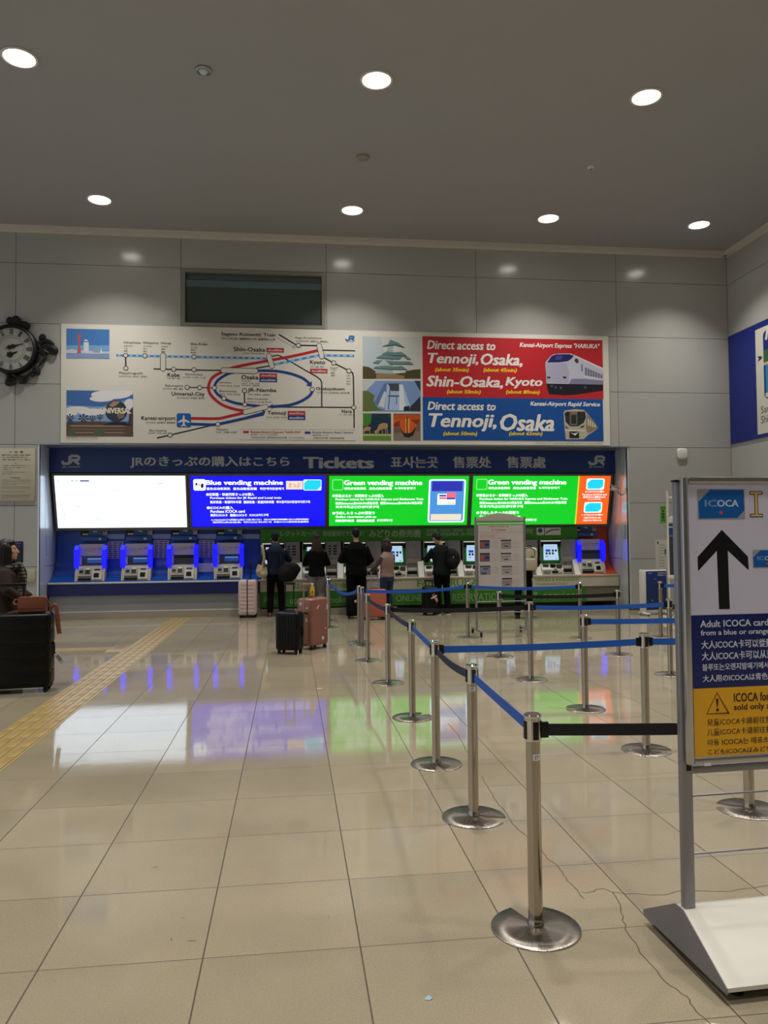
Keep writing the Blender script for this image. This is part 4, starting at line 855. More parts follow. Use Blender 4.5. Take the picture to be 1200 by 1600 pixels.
# fare tables and sheets between them
def pinned(name, lab, cat, x0, y0, x1, y1, m, rows, grp=None, Y=17.325):
    a, b, c, d = Sheet((0, Y, 0), (1, 0, 0), (0, 0, 1)).bxy(x0, y0, x1, y1)
    t = thing(name, lab, cat, ((a+c)/2, Y, b), 0, grp); mb = MB(); mb.bx((a, Y, b), (c, Y+.006, d), m); mb.build('sheet', t, world=True, flat=True)
    if rows:
        s = Sheet((0, Y, 0), (1, 0, 0), (0, 0, 1)); mb = MB(); hh = (d-b)/(rows+1)
        for k in range(rows):
            for q in range(3):
                w = (c-a)*.27; xx = a+(c-a)*(.06+.31*q); s.lrect(mb, xx, d-hh*(k+1.0), xx+w*(.7+.3*((k*7+q*3) % 4)/4), d-hh*(k+1.0)+hh*.42, ink, h=.002)
        mb.build('printed_rows', t, world=True, flat=True)
    return t
tb = mat('fare_sheet', '#a9a2a8', .6)
for (x0, x1), y0, y1, pos in (((168, 193), 846, 878, 'first and second'), ((240, 264), 844, 876, 'second and third'), ((311, 335), 844, 876, 'third and fourth')):
    pinned('fare_table', 'printed grey fare table on the blue wall between the %s blue machines' % pos, 'notice', x0, y0, x1, y1, tb, 9, 'fare tables in the blue bay')
pinned('leaflet_sheet', 'blank white sheet under the rightmost fare table in the blue bay', 'notice', 310, 880, 335, 898, mat('white_sheet', '#bcbcc2', .6), 0, None, 17.155)
for (x0, x1), pos in (((165.5, 195), 'first'), ((237.5, 267), 'second'), ((308.5, 338), 'third'), ((377, 406), 'fourth')):
    pinned('name_plate', 'small grey-blue plate high on the blue wall just right of the %s blue machine' % pos, 'plate', x0, 834.5, x1, 842, mat('plate_grey_blue', '#8b97ab', .5), 0, 'name plates in the blue bay')

# ------------------------------------------------------------------ green ticket machines
gscr = mat('lit_touch_screen', '#bcd8f6', .2, emit=.85); gscr_b = mat('screen_button_blue', '#2358d8', .3, emit=.6); gscr_d = mat('screen_button_dark', '#2c3a55', .3, emit=.1); gsur = mat('machine_green', '#2e7d22', .35); gcab = mat('cabinet_grey', '#93918c', .4, .1); gcab2 = mat('cabinet_grey_cover', '#86848a', .4, .1); gfin = mat('cabinet_white_fin', '#cfcdc6', .35); lampw = mat('hood_lamp', '#f4f1e6', .3, emit=.8)
def green_machine(label, x, notices=False):
    t = thing('ticket_machine', label, 'ticket machine', (x, 16.9, .772), 0, 'green ticket machines in the green bay')
    mb = MB(); mb.bx((.0, .22, .0), (.52, .52, .80), gcab); mb.bx((0, .10, 0), (.012, .24, .80), gcab); mb.bx((.508, .10, 0), (.52, .24, .80), gcab); mb.build('cabinet', t, flat=True)
    mb = MB(); mb.bx((.012, .205, .25), (.508, .219, .72), gsur); mb.build('green_surround', t, flat=True)
    mb = MB(); mb.bx((.012, .14, .72), (.508, .219, .775), black, .006); mb.bx((.012, .18, .64), (.508, .219, .72), black); mb.build('hood', t)
    mb = MB(); mb.bx((.03, .13, .76), (.49, .14, .775), lampw); mb.build('hood_lamp', t, flat=True)
    ss = Sheet((.09, .115, .335), (1, 0, 0), (0, .06, .36)); mb = MB()
    vs = [ss.pt(a, b, h) for h in (0, -.03) for a, b in ((0, 0), (.35, 0), (.335, .36), (.015, .36))]; mb.add(vs, [[0, 1, 2, 3], [7, 6, 5, 4], [0, 4, 5, 1], [1, 5, 6, 2], [2, 6, 7, 3], [3, 7, 4, 0]], gscr)
    ss.lrect(mb, .05, .19, .165, .245, gscr_b, h=.003)
    for a, b in ((.20, .19), (.27, .19), (.05, .125), (.12, .125), (.195, .125)): ss.lrect(mb, a, b, a+.045, b+.05, gscr_d, h=.003)
    ss.lrect(mb, .05, .075, .10, .09, gscr_d, h=.003); ss.lrect(mb, .27, .02, .31, .033, gscr_d, h=.003); ss.lrect(mb, .05, .30, .26, .304, gscr_b, h=.003); mb.build('touch_screen', t, flat=True)
    mb = MB(); mb.prism([(0, 0), (.02, .12), (.12, .24), (.22, .25), (.22, 0)], .50, mbody, lambda a, b, e: Vector((.01+e, a, b)))
    for a, z, w, h, m in ((.05, .19, .13, .05, dgrey), (.22, .17, .12, .07, black), (.36, .15, .12, .09, dgrey), (.04, .05, .16, .07, grey), (.24, .04, .14, .05, black), (.40, .05, .07, .04, lgrey), (.13, .21, .07, .035, lgrey), (.30, .12, .05, .05, lgrey)):
        y = .02+(z-.12)*.8 if z > .12 else z*.16
        mb.box((a+w/2, y+.01, z+h/2), (w, .07, h), m, .012)
    mb.build('console', t, ang=30)
    mb = MB(); mb.bx((.525, .12, .30), (.85, .52, .80), gcab, .008); mb.bx((.545, .108, .44), (.84, .122, .79), gcab2, .006); mb.bx((.525, .16, .0), (.905, .52, .30), gcab); mb.build('side_cabinet', t)
    mb = MB(); mb.bx((.535, .15, .13), (.75, .162, .20), lgrey, .004); mb.bx((.54, .14, .06), (.75, .161, .12), black); mb.bx((.53, .08, .0), (.74, .16, .05), gcab, .004); mb.build('ticket_slot', t)
    mb = MB(); mb.prism([(-.04, 0), (.02, .10), (.12, .34), (.16, .36), (.16, 0)], .13, gfin, lambda a, b, e: Vector((.765+e, a, b))); mb.build('white_fin', t, ang=30)
    if notices:
        mb = MB(); ps = Sheet((0, .107, 0), (1, 0, 0), (0, 0, 1))
        for a in (.58, .68):
            for k in range(4): ps.lrect(mb, a, .51+k*.06, a+(.05 if a < .6 else .08), .545+k*.06, ink, h=.001)
        mb.build('notice_print', t, flat=True)
    return t
gl = ['green ticket machine in front of the person in the navy jacket', 'green ticket machine in front of the long-haired person in black', 'green ticket machine hidden behind the tall person in black', 'green ticket machine with a clear lit screen right of the pink vest',
      'green ticket machine used by the person with a black backpack', 'green ticket machine half hidden by the left edge of the information board', 'green ticket machine behind the right edge of the information board', 'green ticket machine with a lit screen, last before the orange bay']
for k in range(8): green_machine(gl[k], -.655+.900*k, k in (0, 1))

# ================================================================== THINGS ON THE WALLS
# ornate clock
cc = on_wall(20.6, 547.4, WY)
ck = thing('wall_clock', 'ornate black wall clock with Roman numerals and leafy scroll mounts', 'clock', (cc.x, WY, cc.z))
iron = mat('black_cast_iron', '#17151a', .45, .3, bump=.2, scale=25); dial = mat('clock_dial', '#a9aba4', .25)
KP = crop(0, 480, 11.43)
cks = Sheet((0, WY-.13, 0), (1, 0, 0), (0, 0, 1)); u1 = (on_wall(100, 547, WY-.13).x-on_wall(0, 547, WY-.13).x)/100/11.43   # metres per crop pixel
cko = on_wall(20.6, 547.4, WY-.13)
kl = lambda x, y: ((x-235)*u1, -(y-770)*u1)
mb = MB(); mb.lathe([(.0001, -.05), (.40*1.17, -.05), (.40*1.17, -.12), (.0001, -.12)], dial, 48, axis='Y'); 
mb.v = [Vector((v.x, -abs(v.y), v.z)) for v in mb.v]; mb.build('dial', ck)
R0 = 400*u1; R1 = 470*u1
mb = MB(); mb.lathe([(R0*.99, .125), (R0*1.0, .16), (R0*1.05, .185), (R1*.97, .16), (R1, .10), (R1, .01)], iron, 56, axis='Y'); mb.build('bezel', ck)
mb = MB(); ds = Sheet((0, -.123, 0), (1, 0, 0), (0, 0, 1)); num = mat('clock_print', '#3f423f', .5)
for r0 in (218*u1, 252*u1): ds.line(mb, [(r0*cos(2*pi*k/60), r0*sin(2*pi*k/60)) for k in range(60)], .006, num, h=.001, closed=True, local=True)
for k, s_ in enumerate(('XII', 'I', 'II', 'III', 'IIII', 'V', 'VI', 'VII', 'VIII', 'IX', 'X', 'XI')):
    a = pi/2-2*pi*k/12; rr = 325*u1; w = .018+.017*len(s_)
    sh = Sheet(Vector((rr*cos(a), -.124, rr*sin(a))), (sin(a), 0, -cos(a)), (cos(a), 0, sin(a))); sh.text(mb, s_, -w/2, -.055, w/2, .055, num, h=.001, bold=.03, local=True)
mb.build('numerals', ck, flat=True)
for nm, tip, wd, tail in (('minute_hand', kl(470, 665), .03, kl(115, 770)), ('hour_hand', kl(365, 815), .04, kl(140, 910))):
    mb = MB(); c0 = kl(235, 770); d = Vector((tip[0]-tail[0], tip[1]-tail[1])).normalized(); n2 = Vector((-d.y, d.x)); L2 = (Vector(tip)-Vector(tail)).length
    pts = [(tail[0], tail[1])]
    for f, w in ((.15, .3), (.2, 1.3), (.3, 1.6), (.36, .7), (.42, 1.7), (.5, 1.2), (.56, .5), (.8, .4)): pts.append(tuple(Vector(tail)+d*L2*f+n2*wd*w))
    pts.append(tip)
    for f, w in ((.8, .4), (.56, .5), (.5, 1.2), (.42, 1.7), (.36, .7), (.3, 1.6), (.2, 1.3), (.15, .3)): pts.append(tuple(Vector(tail)+d*L2*f-n2*wd*w))
    yy = -.128 if nm == 'hour_hand' else -.134
    mb.prism(pts, .004, iron, lambda a, b, e, yy=yy: Vector((a, yy-e, b))); mb.build(nm, ck, flat=True)
def scroll(pts, rad): 
    mb = MB()
    for pl, r in zip(pts, rad): mb.tube([(kl(x, y)[0], -.07, kl(x, y)[1]) for x, y in pl], [r*(1-.5*abs(2*i/(len(pl)-1)-.8)) for i in range(len(pl))], iron, 8, smooth=4)
    return mb
crest = [[(150, 270), (160, 210), (200, 190), (225, 225), (215, 255)], [(215, 255), (260, 190), (305, 172), (345, 200), (380, 245), (420, 265)], [(250, 290), (330, 230), (400, 260)], [(300, 330), (400, 270), (500, 290), (525, 330), (490, 360), (420, 350)], [(160, 290), (260, 300), (400, 310), (520, 340)], [(235, 215), (280, 260), (330, 280)]]
mb = scroll(crest, [.045, .05, .05, .05, .05, .05])
for q, r in (((190, 240), .06), ((300, 225), .075), ((460, 325), .05), ((350, 290), .06)): mb.ell((kl(*q)[0], -.06, kl(*q)[1]), (r, .05, r*.8), iron)
mb.build('crest_scroll', ck)
mb = scroll([[(735, 590), (745, 520), (790, 495), (822, 520), (815, 580)], [(700, 690), (790, 610), (880, 600), (960, 640), (980, 690)], [(720, 750), (850, 680), (960, 720), (1025, 770), (1010, 830), (940, 830)], [(700, 800), (800, 780), (900, 830)], [(780, 880), (830, 900), (810, 960), (740, 1040), (690, 1110)], [(640, 1060), (700, 960), (715, 860)], [(690, 640), (730, 720), (770, 860)]], [.04, .05, .06, .05, .035, .025, .05])
for q, r in (((780, 540), .05), ((860, 720), .11), ((950, 790), .08), ((800, 820), .08)): mb.ell((kl(*q)[0], -.05, kl(*q)[1]), (r, .05, r*.8), iron)
mb.build('side_scroll', ck)
mb = scroll([[(600, 1090), (690, 1130), (710, 1220), (640, 1225)], [(540, 1200), (600, 1260), (680, 1200)], [(230, 1200), (350, 1290), (480, 1290), (600, 1180)], [(160, 1190), (180, 1300), (160, 1410), (270, 1400), (280, 1290)], [(370, 1310), (400, 1380), (480, 1370), (500, 1300)], [(100, 1180), (160, 1240), (270, 1270)]], [.05, .04, .05, .06, .045, .04])
for q, r in (((215, 1330), .08), ((640, 1160), .06), ((430, 1330), .06)): mb.ell((kl(*q)[0], -.05, kl(*q)[1]), (r, .05, r*.9), iron)
mb.build('foot_scroll', ck)
mb = scroll([[(470-735, 590), (470-790, 495), (470-815, 580)], [(470-700, 690), (470-880, 600), (470-980, 690)], [(470-720, 750), (470-850, 680), (470-1025, 770), (470-940, 830)], [(470-780, 880), (470-810, 960), (470-690, 1110)]], [.04, .05, .06, .04]); mb.build('side_scroll', ck)

# notices on the left part of the wall
def wall_plate(name, lab, cat, x0, y0, x1, y1, m, d=.012, frame=None):
    s = Sheet((0, WY-d, 0), (1, 0, 0), (0, 0, 1)); a, b, c, e = s.bxy(x0, y0, x1, y1)
    t = thing(name, lab, cat, ((a+c)/2, WY, b)); mb = MB(); mb.bx((a, WY-d, b), (c, WY-.001, e), m, .003); mb.build('plate', t, world=True); return t, s
t, s = wall_plate('wall_notice', 'cream printed notice board on the wall below the clock', 'notice', -22, 700.5, 54.5, 783, mat('notice_cream', '#b9b3a2', .5), .03)
mb = MB(); Nn = crop(0, 690, 6.67)
s.text(mb, 'ご  注  意', *Nn(98, 98), *Nn(240, 118), ink, h=.002, bold=.03)
for y, x1, tx in ((140, 315, '駅構内での許可のない物品販売、宣伝活動、募金活動'), (163, 290, '立入り、座り込み等の行為は固くお断りします'), (188, 318, 'ご理解とご協力をお願いいたします。お問合せは')): s.text(mb, tx, *Nn(20, y-7), *Nn(x1, y+7), ink, h=.002, bold=.02)
s.text(mb, '記', *Nn(150, 218), *Nn(175, 232), ink, h=.002)
for y, x1, tx in ((250, 305, '1  危険物  可燃性液体を持込むこと'), (272, 305, '2  寝転び  座り込み  通路をふさぐこと'), (294, 140, '3  喫煙すること'), (318, 305, '4  その他  係員の指示に従わないこと'), (337, 180, '許可なく撮影すること')): s.text(mb, tx, *Nn(22, y-6), *Nn(x1, y+6), ink, h=.002)
s.text(mb, 'PROHIBITIONS', *Nn(110, 372), *Nn(212, 384), ink, h=.002, bold=.02)
for y, x1, tx in ((400, 315, 'The following acts are prohibited in the station premises'), (416, 315, 'without permission: selling goods, advertising, collecting'), (434, 315, 'money, sitting on the floor, smoking and taking pictures.'), (450, 175, 'Thank you for your cooperation'), (472, 310, 'Please contact the station staff if you have any questions'), (487, 310, 'about these rules or need any assistance while travelling'), (520, 270, 'Stationmaster and security office'), (562, 310, '西日本旅客鉄道株式会社  関西空港駅長'), (580, 305, 'West Japan Railway  Kansai-airport Station')): s.text(mb, tx, *Nn(18, y-5), *Nn(x1, y+5), ink, h=.002)
mb.build('lettering', t, world=True, flat=True)
t, s = wall_plate('wall_plaque', 'small dark blue wall plaque behind the head of the brown-coated person', 'plaque', 10, 846, 36, 879, mat('plaque_navy', '#141c34', .3))
mb = MB(); s.rect(mb, 14, 848, 33, 850, mat('plaque_line', '#41527c', .4), h=.002); s.circ(mb, 30.5, 853, 1.2, mat('plaque_line', '#41527c', .4), h=.002); mb.build('print', t, world=True, flat=True)
t, s = wall_plate('wall_plate', 'blank cream square plate low on the wall, left of the niche', 'plate', 36, 889.5, 54.5, 910, mat('plate_cream', '#b1ab98', .5), .02)
# wifi box, camera
p = on_wall(1067, 709, WY-.05); t = thing('wireless_access_point', 'rounded white access point box on the grey wall right of the niche', 'access point', (p.x, WY, p.z))
mb = MB(); mb.loft([(0, 0, 0, .118, .118), (.012, 0, 0, .125, .125), (.036, 0, 0, .124, .124), (.05, 0, 0, .112, .112), (.057, 0, 0, .085, .085), (.059, 0, 0, .03, .03)], mat('white_plastic', '#cfcdc6', .4), 40, 3.4); mb.v = [Vector((v.x, -v.z, v.y)) for v in mb.v]; mb.build('housing', t)
mb = MB(); mb.box((.02, -.0595, -.02), (.06, .002, .008), grey); mb.build('emblem', t, flat=True)
p = on_wall(962, 766, 16.55); t = thing('security_camera', 'small beige security camera on the right side wall of the niche', 'camera', (NX1, 16.55, p.z))
mb = MB(); mb.box((-.19, -.02, .03), (.20, .10, .09), mat('camera_beige', '#b4ad9c', .45), .012, Matrix.Rotation(.35, 3, 'Y') @ Matrix.Rotation(-.2, 3, 'Z')); mb.box((-.19, -.02, .085), (.24, .12, .012), mat('camera_beige', '#b4ad9c', .45), .004, Matrix.Rotation(.35, 3, 'Y') @ Matrix.Rotation(-.2, 3, 'Z')); mb.build('housing', t)
mb = MB(); mb.tube([(0, 0, -.10), (-.03, 0, -.10), (-.12, -.01, -.02), (-.16, -.02, .0)], .016, grey, 10, smooth=4); mb.lathe([(.0001, .0), (.045, .0), (.045, .012), (.0001, .012)], grey, 16, c=(-.012, 0, -.10)); mb.build('bracket', t)
mb = MB(); mb.ell((-.29, -.045, .065), (.012, .035, .035), black); mb.build('lens', t)
# vertical blue letters on the niche cheeks
for X, lab, xx, y0, y1 in ((NX0+.002, 'left', 78.5, 836, 868), (NX1-.002, 'right', 976.5, 820, 842)):
    q0 = on_side(xx, y0, X); q1 = on_side(xx, y1, X); sgn = 1 if lab == 'left' else -1
    Yc = 16.72 if lab == 'left' else 16.42
    t = thing('niche_lettering', 'small vertical blue lettering on the %s cheek of the niche' % lab, 'lettering', (X, Yc, q1.z))
    s = Sheet((X, Yc, q1.z), (0, sgn, 0), (0, 0, 1)); mb = MB(); hgt = q0.z-q1.z
    for k, ch in enumerate('きっぷうりば'): s.text(mb, ch, -.035, hgt*(1-(k+.9)/6), .035, hgt*(1-(k+.15)/6), mat('cheek_blue', '#2a55b4', .5), h=.001, bold=.03, local=True)
    mb.build('characters', t, world=True, flat=True)

# big poster on the right wall
PY1 = WY-.03
s = Sheet((RX-.02, 0, 0), (0, -1, 0), (0, 0, 1))
z1 = on_side(1138, 526, RX-.02).z; z0 = on_side(1143, 694, RX-.02).z
pt = thing('wall_poster', 'large navy and white rail pass poster on the right wall', 'poster', (RX, 14.0, z0))
navyp = mat('poster_navy', '#0d2074', .35)
mb = MB(); mb.bx((RX-.02, 11.2, z0), (RX-.001, PY1, z1), navyp); mb.build('panel', pt, world=True, flat=True)
R5 = crop(1130, 480, 7.27); mb = MB()
a0 = s.px(*R5(362, 265)); a1 = s.px(*R5(388, 1450))
s.lrect(mb, a0.x, a1.y, a0.x+3.2, a0.y, mat('poster_white', '#c9c6bb', .35), h=.002); mb.build('white_panel', pt, world=True, flat=True)
mb = MB(); b0 = s.px(*R5(450, 280)); b1 = s.px(*R5(470, 1045))
s.lrect(mb, b0.x, b1.y, b0.x+1.9, b0.y, navyp, h=.004, rnd=.1); s.lrect(mb, b0.x+.06, b1.y+.1, b0.x+1.9, b1.y+(b0.y-b1.y)*.5, mat('poster_sea', '#1f7fae', .4), h=.005); s.lrect(mb, b0.x+.0, b1.y+(b0.y-b1.y)*.5, b0.x+1.9, b1.y+(b0.y-b1.y)*.54, mat('poster_sand', '#c9a58c', .4), h=.0055)
s.lrect(mb, b0.x+.0, b1.y+(b0.y-b1.y)*.54, b0.x+1.9, b1.y+(b0.y-b1.y)*.72, mat('poster_green', '#2c5a3c', .4), h=.005); s.lrect(mb, b0.x+.04, b1.y+.03, b0.x+1.9, b1.y+.12, mat('poster_white', '#c9c6bb', .35), h=.0058); mb.build('pass_picture', pt, world=True, flat=True)
mb = MB(); q = s.px(*R5(480, 370)); s.text(mb, 'RAIL', q.x, q.y, q.x+.9, q.y+.26, pr_white, h=.007, bold=.03, shear=.2, local=True)
q = s.px(*R5(432, 1235)); s.text(mb, 'Sanyo', q.x, q.y, q.x+.52, q.y+.20, ink, h=.004, local=True); q = s.px(*R5(432, 1325)); s.text(mb, 'Shinkansen', q.x, q.y, q.x+.95, q.y+.16, ink, h=.004, local=True)
q = s.px(*R5(430, 575)); s.poly(mb, [(q.x-.13, q.y+.06), (q.x-.07, q.y), (q.x-.13, q.y-.06), (q.x, q.y-.035), (q.x+.05, q.y), (q.x, q.y+.035)], ink, h=.004, local=True); mb.build('lettering', pt, world=True, flat=True)

# ================================================================== QUEUE POSTS
PH = .897
def post_meshes():
    m = {}
    m['base'] = MB().lathe([(.034, .0), (.186, .0), (.187, .005), (.183, .008), (.12, .0115), (.06, .014), (.034, .016)], steel2, 60, a0=radians(13), a1=radians(347)).mesh('base')
    mb = MB(); mb.lathe([(.0001, .002), (.034, .002), (.036, .026), (.032, .034), (.0305, .05), (.0305, PH-.115), (.0001, PH-.115)], steel, 28); m['pole'] = mb.mesh('pole')
    mb = MB(); mb.lathe([(.0305, PH-.116), (.0345, PH-.113), (.0345, PH-.022), (.031, PH-.02), (.031, PH-.016), (.038, PH-.013), (.039, PH-.006), (.034, PH), (.0001, PH+.001)], chrome, 28); m['head'] = mb.mesh('head')
    mb = MB()
    for a in (0, pi/2, pi, 3*pi/2):
        rot = Matrix.Rotation(a, 3, 'Z'); mb.box(rot @ Vector((.0345, 0, PH-.066)), (.006, .026, .075), black, .002, rot)
    m['belt_slots'] = mb.mesh('belt_slots')
    for k in m.values(): k.shade_smooth(); k.set_sharp_from_angle(angle=radians(35))
    return m
PM = post_meshes()
def post(lab, x, y, notch=0.0, turn=0.0, sticker=None):
    t = thing('queue_post', lab, 'queue post', (x, y, 0), 0, 'steel queue posts in the waiting line')
    for nm in ('base', 'pole', 'head', 'belt_slots'):
        o = bpy.data.objects.new(nm, PM[nm]); COL.objects.link(o); o.parent = t
        o.rotation_euler = (0, 0, notch if nm == 'base' else turn)
    if sticker:
        z, a, txt = sticker; mb = MB(); vs = []; n = 6
        for zz in (z, z+.026):
            for k in range(n+1):
                b = a-.55+1.1*k/n; vs.append((.0312*cos(b), .0312*sin(b), zz))
        mb.add(vs, [[k, k+1, n+2+k, n+1+k] for k in range(n)], mat('sticker_white', '#d6d6d6', .5))
        mb.build('sticker', t)
        mb = MB(); ps = Sheet(Vector((cos(a)*.0318, sin(a)*.0318, z)), (-sin(a), cos(a), 0), (0, 0, 1)); ps.text(mb, txt, -.010, .006, .010, .020, ink, h=.0004, local=True); mb.build('sticker_print', t, flat=True)
    return t
def belt(t, q, m, name='webbing_belt', sag=.02, z=PH-.068, zq=None, w=.05, clip=True):
    """webbing from post t to the point q (another post)"""
    p = Vector(t.location); q = Vector((q[0], q[1], 0)); d = (q-p); L = d.length; d.normalize(); n = Vector((-d.y, d.x, 0))
    K = 14; vs = []; fs = []
    for k in range(K+1):
        f = k/K; c = d*(.036+(L-.072)*f); zz = z-sag*4*f*(1-f)
        for sgn, hh in ((-1, -w/2), (1, -w/2), (1, w/2), (-1, w/2)): vs.append(c+n*.0012*sgn+Vector((0, 0, zz+hh)))
    for k in range(K):
        for j in range(4): fs.append([k*4+j, k*4+(j+1) % 4, (k+1)*4+(j+1) % 4, (k+1)*4+j])
    mb = MB(); mb.add(vs, fs, m); mb.build(name, t)
    if clip:
        a = math.atan2(d.y, d.x); rot = Matrix.Rotation(a, 3, 'Z'); mb = MB()
        mb.box(d*(.050)+Vector((0, 0, z)), (.034, .016, .066), black, .003, rot); mb.build('belt_clip', t); mb = MB(); mb.box(d*(L-.050)+Vector((0, 0, z)), (.034, .016, .066), black, .003, rot); mb.build('belt_clip', t)
pos = {'f1': (1.0145, 3.195), 'f2': (1.058, 4.485), 'f3': (1.04, 5.562), 'f4': (1.096, 7.02), 'f5': (1.088, 8.72), 'f6': (1.017, 10.33), 'f7': (1.083, 11.86), 'f8': (1.062, 12.15), 'g1': (.690, 14.35), 'g2': (.725, 15.55),
       'm1': (2.72, 4.371), 'm2': (2.702, 5.681), 'm3': (2.777, 7.099), 'm4': (2.737, 8.645), 'm5': (2.843, 10.368), 'm6': (2.883, 12.45), 'r1': (4.45, 8.68), 'r2': (4.498, 10.237), 'r3': (4.63, 12.0), 'q1': (5.95, 11.9), 'h1': (4.42, 5.60), 'h2': (4.44, 7.12), 'h3': (2.72, 3.02)}
L_ = {'f1': 'nearest queue post, with a white sticker and a black belt leading right', 'f2': 'second nearest queue post of the left line, base slot opening to the right', 'f3': 'third queue post of the left line, with a blue belt leading right',
      'f4': 'fourth queue post of the left line, its base tinted green by the signs', 'f5': 'fifth queue post of the left line, with a black belt leading right', 'f6': 'sixth queue post of the left line, right of the pair standing together', 'f7': 'nearer post of the close pair in front of the coral suitcase',
      'f8': 'farther post of the close pair in front of the coral suitcase', 'g1': 'thin queue post right beside the rose gold suitcase, nearer of two', 'g2': 'queue post nearly hidden right behind the post beside the rose gold suitcase',
      'm1': 'queue post whose foot shows under the large card sign on the right', 'm2': 'queue post just left of the card sign with a black belt crossing its shaft', 'm3': 'queue post whose short blue belt leads right to behind the card sign',
      'm4': 'queue post joining a black belt on its left to a blue belt', 'm5': 'queue post in front of the middle of the information board', 'm6': 'slim far queue post at the left edge of the information board',
      'r1': 'queue post close to the left edge of the card sign, in the right-hand line', 'r2': 'queue post near the right end of the counter holding the end of a black belt', 'r3': 'far queue post at the end of the blue belt right of the information board', 'q1': 'far queue post in front of the blue display board at the right',
      'h1': 'queue post of the right-hand line hidden behind the card sign, nearer', 'h2': 'queue post of the right-hand line hidden behind the card sign, farther', 'h3': 'queue post right of the card sign, beyond the picture edge'}
nt = {'f1': 95, 'f2': -25, 'f3': -92, 'f4': 40, 'f5': 200, 'f6': 180, 'f7': 150, 'm1': 150, 'm2': -25, 'm3': 160, 'm4': 170, 'm5': 190, 'r1': 20, 'r2': 0}
st = {'f1': (PH-.19, -1.35, 'ET'), 'f2': (PH-.155, -1.7, 'ET'), 'f4': (PH-.13, -1.3, 'ET')}
PT = {k: post(L_[k], *pos[k], radians(nt.get(k, 30)), .1, st.get(k)) for k in pos}
for a, b, m, sg in (('f1', 'f2', blueweb, .002), ('f1', 'h3', blackweb, .006), ('f2', 'f3', navyweb, .025), ('f3', 'f4', blueweb, .004), ('f3', 'm2', blueweb, .01), ('m2', 'h1', blueweb, .01), ('f4', 'f5', navyweb, .02), ('f5', 'f6', navyweb, .02), ('f5', 'm4', blackweb, .02), ('f6', 'f7', blueweb, .02),
                    ('f7', 'm6', blueweb, .04), ('g1', 'f8', blueweb, .13), ('m6', 'r3', blueweb, .03), ('m4', 'r1', blueweb, .02), ('m3', 'h2', blueweb, .01), ('m5', 'r2', blackweb, .02), ('q1', (7.2, 11.7), blueweb, .01)):
    belt(PT[a], pos[b] if isinstance(b, str) else b, m, sag=sg)

# ================================================================== CARD SIGN IN THE FOREGROUND
ang = radians(2.5); su, sn = Vector((cos(ang), sin(ang), 0)), Vector((sin(ang), -cos(ang), 0))
RZ = .20
o = on_floor(1080, 1425, RZ-.01); SO = Vector((o.x, o.y, 0))
sg = thing('card_sign_stand', 'tall silver card sign stand with a black arrow on a white sloping base', 'sign stand', SO, ang)
# local frame: x along the sign, -y to the viewer
WD = .80
mb = MB(); silver = mat('silver_post', '#8f9096', .38, .7)
def locy(p): return p
base_w = mat('base_white', '#c9c5bb', .28, vary=.04, scale=4); base_g = mat('base_grey', '#77767a', .4)
F = ROOTM[sg.name].inverted() @ on_floor(1140, 1549, .05); Bk = ROOTM[sg.name].inverted() @ on_floor(1022, 1424, .05)
yf, yb, xl = F.y, Bk.y, min(-.035, F.x)
xr = WD+.06
ridge = .02
mb.prism([(yf, .045), (yf, .060), (ridge-.03, RZ), (ridge+.03, RZ), (yb, .060), (yb, .045)], xr-xl, base_w, lambda a, b, e: Vector((xl+e, a, b)))
mb.build('base', sg, ang=20)
for nm, x0 in (('end_plate', xl-.004), ('end_plate', xr)):
    mb = MB(); mb.prism([(yf-.004, .040), (yf-.004, .062), (ridge-.03, RZ+.004), (ridge+.03, RZ+.004), (yb+.004, .062), (yb+.004, .040)], .004, base_g, lambda a, b, e, x0=x0: Vector((x0+e, a, b))); mb.build(nm, sg, flat=True)
for fx in (xl+.08, xr-.08):
    for fy in (yf+.07, yb-.08):
        mb = MB(); mb.lathe([(.0001, .0), (.025, .0), (.022, .015), (.014, .046), (.0001, .046)], rubber, 14, c=(fx, fy, 0)); mb.build('foot', sg)
top = 1.86
for x0 in (0.0, WD):
    mb = MB(); mb.box((x0, ridge, (RZ+top)/2), (.046, .032, top-RZ), silver, .005); mb.build('post', sg)
    mb = MB(); mb.box((x0, ridge, top+.004), (.05, .036, .008), black, .002); mb.build('post_cap', sg)
fp = ROOTM[sg.name]
FS = Sheet(fp @ Vector((0, ridge-.050, 0)), su, (0, 0, 1))
fl = FS.px(1071, 960).x; fzt = FS.px(1090, 744.5).y; fzb = FS.px(1090, 1196).y
fr_ = WD+.035
fw = .026
sfr = mat('snap_frame', '#b9b9bb', .25, .9)
mb = MB()
for (a, b, c, d) in ((fl, fzb, fl+fw, fzt), (fr_-fw, fzb, fr_, fzt), (fl+fw, fzt-fw, fr_-fw, fzt), (fl+fw, fzb, fr_-fw, fzb+fw)):
    mb.bx((a, ridge-.050, b), (c, ridge-.018, d), sfr, .006)
mb.build('snap_frame', sg)
mb = MB(); mb.bx((fl+.01, ridge-.017, fzb-.03), (fl+.03, ridge-.002, fzt-.03), black); mb.bx((fr_-.03, ridge-.017, fzb-.03), (fr_-.01, ridge-.002, fzt-.03), black); mb.build('frame_bracket', sg, flat=True)
PS = Sheet(fp @ Vector((0, ridge-.040, 0)), su, (0, 0, 1))
mb = MB(); mb.bx((fl+fw, ridge-.040, fzb+fw), (fr_-fw, ridge-.022, fzt-fw), mat('poster_sheet', '#c4c3d8', .16)); mb.build('poster', sg, flat=True)
V7, V8 = crop(1050, 740, 6.153), crop(1050, 940, 5.713)
sa, sb = fl+fw, fr_-fw
def lrow(y0, y1, x=1100): return PS.px(x, y1).y, PS.px(x, y0).y
